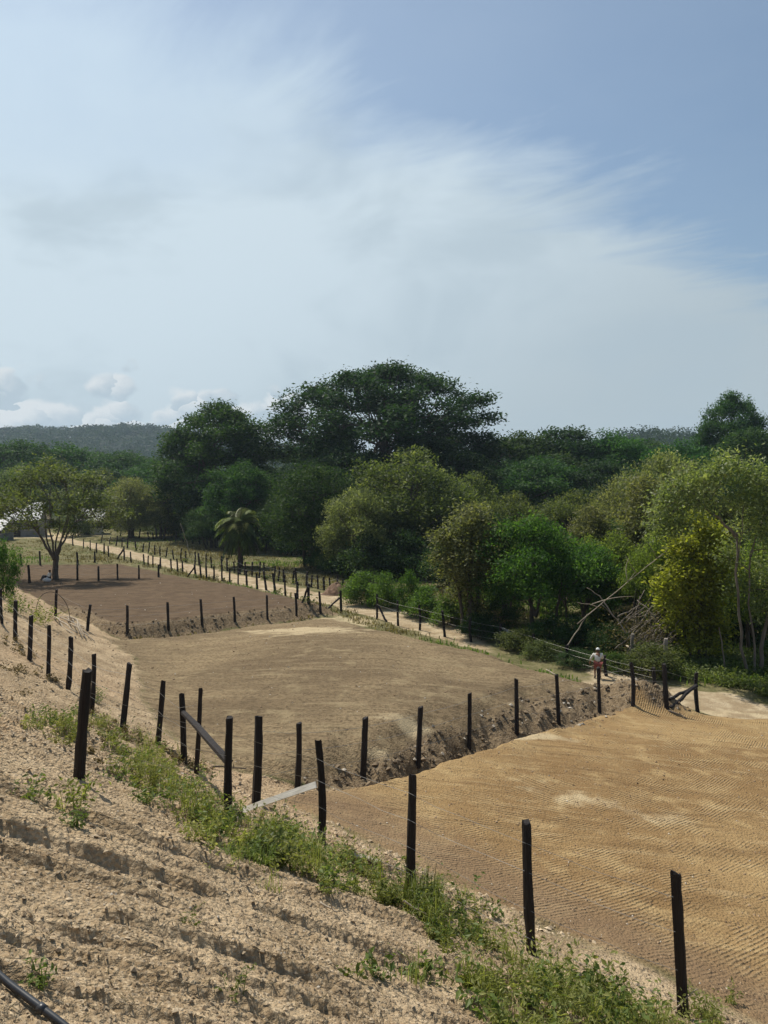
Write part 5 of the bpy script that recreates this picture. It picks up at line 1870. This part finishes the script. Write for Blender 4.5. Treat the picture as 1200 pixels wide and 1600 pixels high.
M_SKIN = plain_mat('skin', (.17, .085, .05), (.21, .11, .065), 3, .6)
M_SHIRT = plain_mat('white_shirt', (.66, .64, .58), (.76, .74, .68), 3, .85)
M_SHORTS = plain_mat('red_shorts', (.15, .040, .034), (.21, .058, .046), 3, .85)
M_HAIR = plain_mat('dark_hair', (.012, .01, .009), (.025, .02, .018), 8, .6)
M_CAP = plain_mat('white_cap', (.72, .72, .70), (.82, .82, .80), 3, .8)
M_TROU = plain_mat('dark_trousers', (.03, .032, .04), (.05, .055, .065), 3, .9)
M_BOOT = plain_mat('rubber_boots', (.02, .02, .02), (.04, .04, .04), 3, .5)


def person(loc, rz, J, label, shirt, lower, hat=None, shorts=True):
    root = link('person', None, None, loc); root.rotation_euler = (0, 0, rz)
    tag(root, label, 'person')
    N = dict(pelvis=(*J['pelvis'], .15, .11), waist=(*J['waist'], .13, .10), chest=(*J['chest'], .15, .11), neck=(*J['neck'], .055, .055), head=(*J['head'], .085, .095), crown=(*J['crown'], .072, .085))
    E = [('pelvis', 'waist'), ('waist', 'chest'), ('chest', 'neck'), ('neck', 'head'), ('head', 'crown')]
    for s in 'lr':
        N['sh' + s] = (*J['sh' + s], .060, .060); N['el' + s] = (*J['el' + s], .042, .042); N['wr' + s] = (*J['wr' + s], .030, .026)
        hd = np.array(J['wr' + s]) - np.array(J['el' + s]); hd = hd / np.linalg.norm(hd)
        pm = np.array(J['wr' + s]) + hd * .08
        N['pm' + s] = (*pm, .038, .018)
        E += [('chest', 'sh' + s), ('sh' + s, 'el' + s), ('el' + s, 'wr' + s), ('wr' + s, 'pm' + s)]
        sd = np.cross(hd, np.array([0, 0, 1.0])); sd = sd / (np.linalg.norm(sd) + 1e-9)
        for q, (off, ln) in enumerate(((-.030, .062), (-.010, .078), (.010, .074), (.030, .056))):
            b = pm + sd * off + hd * .03
            c = b + hd * ln * .6 + np.array([0, 0, -.006]); e = b + hd * ln + np.array([0, 0, -.022])
            N[f'f{q}{s}'] = (*c, .009, .009); N[f'g{q}{s}'] = (*e, .008, .008)
            E += [('pm' + s, f'f{q}{s}'), (f'f{q}{s}', f'g{q}{s}')]
        th = np.array(J['wr' + s]) + hd * .035 - sd * .05
        N['th' + s] = (*th, .011, .011); N['tk' + s] = (*(th + hd * .045 - sd * .015), .009, .009)
        E += [('wr' + s, 'th' + s), ('th' + s, 'tk' + s)]
        N['hp' + s] = (*J['hp' + s], .09, .09); N['kn' + s] = (*J['kn' + s], .058, .058); N['an' + s] = (*J['an' + s], .036, .036); N['to' + s] = (*J['to' + s], .040, .028)
        E += [('pelvis', 'hp' + s), ('hp' + s, 'kn' + s), ('kn' + s, 'an' + s), ('an' + s, 'to' + s)]
    skin_mesh('body', N, E, M_SKIN, root, 1)
    # shirt
    S = dict(waist=(*J['pelvis'], .17, .135), mid=(*J['waist'], .155, .125), chest=(*J['chest'], .175, .135), nk=(*(np.array(J['chest']) * .4 + np.array(J['neck']) * .6), .085, .08))
    ES = [('waist', 'mid'), ('mid', 'chest'), ('chest', 'nk')]
    for s in 'lr':
        S['sh' + s] = (*J['sh' + s], .083, .083); S['el' + s] = (*J['el' + s], .062, .062)
        S['cf' + s] = (*(np.array(J['el' + s]) * .35 + np.array(J['wr' + s]) * .65), .048, .048)
        ES += [('chest', 'sh' + s), ('sh' + s, 'el' + s), ('el' + s, 'cf' + s)]
    skin_mesh('shirt', S, ES, shirt, root, 1)
    Lw = dict(pelvis=(*(np.array(J['pelvis']) - np.array([0, 0, .02])), .185, .15)); EL = []
    for s in 'lr':
        k = .75 if shorts else 1.0
        Lw['hp' + s] = (*J['hp' + s], .115, .115)
        kn = np.array(J['hp' + s]) + (np.array(J['kn' + s]) - np.array(J['hp' + s])) * k
        Lw['kn' + s] = (*kn, .095 if shorts else .08, .095 if shorts else .08)
        EL += [('pelvis', 'hp' + s), ('hp' + s, 'kn' + s)]
        if not shorts:
            Lw['an' + s] = (*J['an' + s], .06, .06); EL.append(('kn' + s, 'an' + s))
    skin_mesh('shorts' if shorts else 'trousers', Lw, EL, lower, root, 1)
    for s in 'lr':
        B = dict(a=(*(np.array(J['an' + s]) + np.array([0, 0, .10])), .05, .05), b=(*J['an' + s], .052, .052), c=(*J['to' + s], .050, .036))
        skin_mesh('boot', B, [('a', 'b'), ('b', 'c')], M_BOOT, root, 1)
    up = np.array(J['crown']) - np.array(J['head']); up = up / np.linalg.norm(up)
    fwd = np.array(J['face'])
    hc = np.array(J['head']) * .35 + np.array(J['crown']) * .65
    # hair (or cap) as a shell over the skull
    q = Vector(up).to_track_quat('Z', 'Y')

    def shell(name, r, z0, mat, brim=None):
        V = []; F = []; m = 14; k = 6
        for i in range(k):
            th = math.pi / 2 * i / (k - 1)
            for j in range(m):
                a = 2 * math.pi * j / m
                V.append(list(q @ Vector((r * math.cos(th) * math.cos(a) * .92, r * math.cos(th) * math.sin(a) * 1.05, z0 + r * 1.05 * math.sin(th)))))
        V = np.array(V) + hc
        for i in range(k - 1):
            for j in range(m):
                F.append((i * m + j, i * m + (j + 1) % m, (i + 1) * m + (j + 1) % m, (i + 1) * m + j))
        F.append(tuple(range(m))[::-1])
        if brim:
            n0 = len(V)
            side = np.cross(up, fwd)
            B = [hc + up * z0 + side * x_ * .085 + fwd * (.085 + y_) for x_, y_ in ((-1, -.03), (-.8, .06), (0, .10), (.8, .06), (1, -.03))]
            B2 = [b - up * .012 for b in B]
            V = np.concatenate([V, np.array(B), np.array(B2)])
            F += [tuple(n0 + i for i in range(5)), tuple(n0 + 5 + i for i in range(4, -1, -1))]
            F += [(n0 + i, n0 + 5 + i, n0 + 6 + i, n0 + i + 1) for i in range(4)]
        return link(name, new_mesh(name, V, F, [mat], True), root)
    shell('hair', .102, -.055, M_HAIR)
    if hat:
        shell('cap', .112, .0, hat, True)
    # ears and nose
    side = np.cross(up, fwd)
    fc_ = np.array(J['head'])
    for sgn in (-1, 1):
        V, F = tube(np.stack([fc_ + side * sgn * .085 - up * .02, fc_ + side * sgn * .095 + up * .03]), [.018, .02], 6)
        link('ear', new_mesh('ear', V, F, [M_SKIN], True), root)
    V, F = tube(np.stack([fc_ + fwd * .09 + up * .03, fc_ + fwd * .115 - up * .01]), [.012, .018], 6)
    link('nose', new_mesh('nose', V, F, [M_SKIN], True), root)
    return root


# worker stooping by the road fence, back to the camera (local +Y = away)
pw = at(934, 1050, 31.6); pw[2] = gz(pw[0], pw[1])
ztop = ray(934, 1014)[2] * 31.6
Hs = ztop - pw[2]
print('WORKER', pw, 'height', Hs)
k = Hs / 1.52
Jw = dict(pelvis=(0, 0, .84), waist=(0, .06, 1.0), chest=(.01, .15, 1.19), neck=(.02, .20, 1.30), head=(.02, .23, 1.39), crown=(.02, .24, 1.46), face=(0, .96, -.25),
          shl=(-.19, .15, 1.22), ell=(-.32, .20, .99), wrl=(-.34, .34, .80), shr=(.21, .17, 1.22), elr=(.28, .30, 1.02), wrr=(.24, .48, .92),
          hpl=(-.10, .02, .78), knl=(-.13, .10, .43), anl=(-.13, 0, .08), tol=(-.14, .15, .035), hpr=(.10, .02, .78), knr=(.12, .14, .43), anr=(.13, .04, .08), tor=(.14, .19, .035))
o = person(pw, -.15, Jw, 'person in white shirt, red shorts and white cap standing at the roadside post', M_SHIRT, M_SHORTS, M_CAP, True)
o.scale = (k, k, k)

# person sitting against the many-stemmed tree
ps, t = hit(76, 906)
Js = dict(pelvis=(0, 0, .12), waist=(0, .06, .30), chest=(0, .10, .50), neck=(0, .10, .62), head=(0, .09, .71), crown=(0, .09, .79), face=(0, -1, 0),
          shl=(.18, .10, .53), ell=(.24, -.02, .30), wrl=(.14, -.22, .36), shr=(-.18, .10, .53), elr=(-.24, -.02, .30), wrr=(-.14, -.22, .36),
          hpl=(.10, -.03, .12), knl=(.14, -.36, .40), anl=(.13, -.52, .08), tol=(.14, -.66, .04), hpr=(-.10, -.03, .12), knr=(-.14, -.36, .40), anr=(-.13, -.52, .08), tor=(-.14, -.66, .04))
person(ps + np.array([.05, -.1, 0]), -.8, Js, 'person in pale shirt sitting on the ground by the many-stemmed tree', M_SHIRT, M_TROU, None, False)
bp = P3(73, 909)
V = []; F = []
g = np.random.default_rng(4)
m = 12
for i, (z, r) in enumerate(((0, .22), (.10, .30), (.20, .28), (.27, .18), (.30, .08))):
    for j in range(m):
        a = 2 * math.pi * j / m
        V.append([r * math.cos(a) * (1 + .12 * g.normal()), r * .7 * math.sin(a) * (1 + .12 * g.normal()), z])
for i in range(4):
    for j in range(m):
        F.append((i * m + j, i * m + (j + 1) % m, (i + 1) * m + (j + 1) % m, (i + 1) * m + j))
F += [tuple(range(m))[::-1], tuple(range(4 * m, 5 * m))]
root = link('sack', None, None, bp)
tag(root, 'small white sack on the ground in front of the sitting person', 'sack')
link('bag', new_mesh('bag', np.array(V), F, [M_CAP], True), root)
V, F = tube([(0, 0, .29), (.02, 0, .34), (.06, .02, .37)], [.05, .03, .06], 8)
link('tied_neck', new_mesh('tied_neck', V, F, [M_CAP], True), root)

# ------------------------------------------------------------------ haze
m, t, out = new_mat('haze')
pv = t.n('ShaderNodeVolumePrincipled')
pv.inputs['Color'].default_value = (.66, .83, 1.0, 1)
pv.inputs['Density'].default_value = .00022
pv.inputs['Anisotropy'].default_value = .25
t.t.links.new(pv.outputs[0], out.inputs['Volume'])
hz = link('haze', Acc().box((0, 0, 38), (3400, 3400, 116)).mesh('haze', [m]))
hz['kind'] = 'stuff'
hz['label'] = 'thin pale haze over the whole landscape'
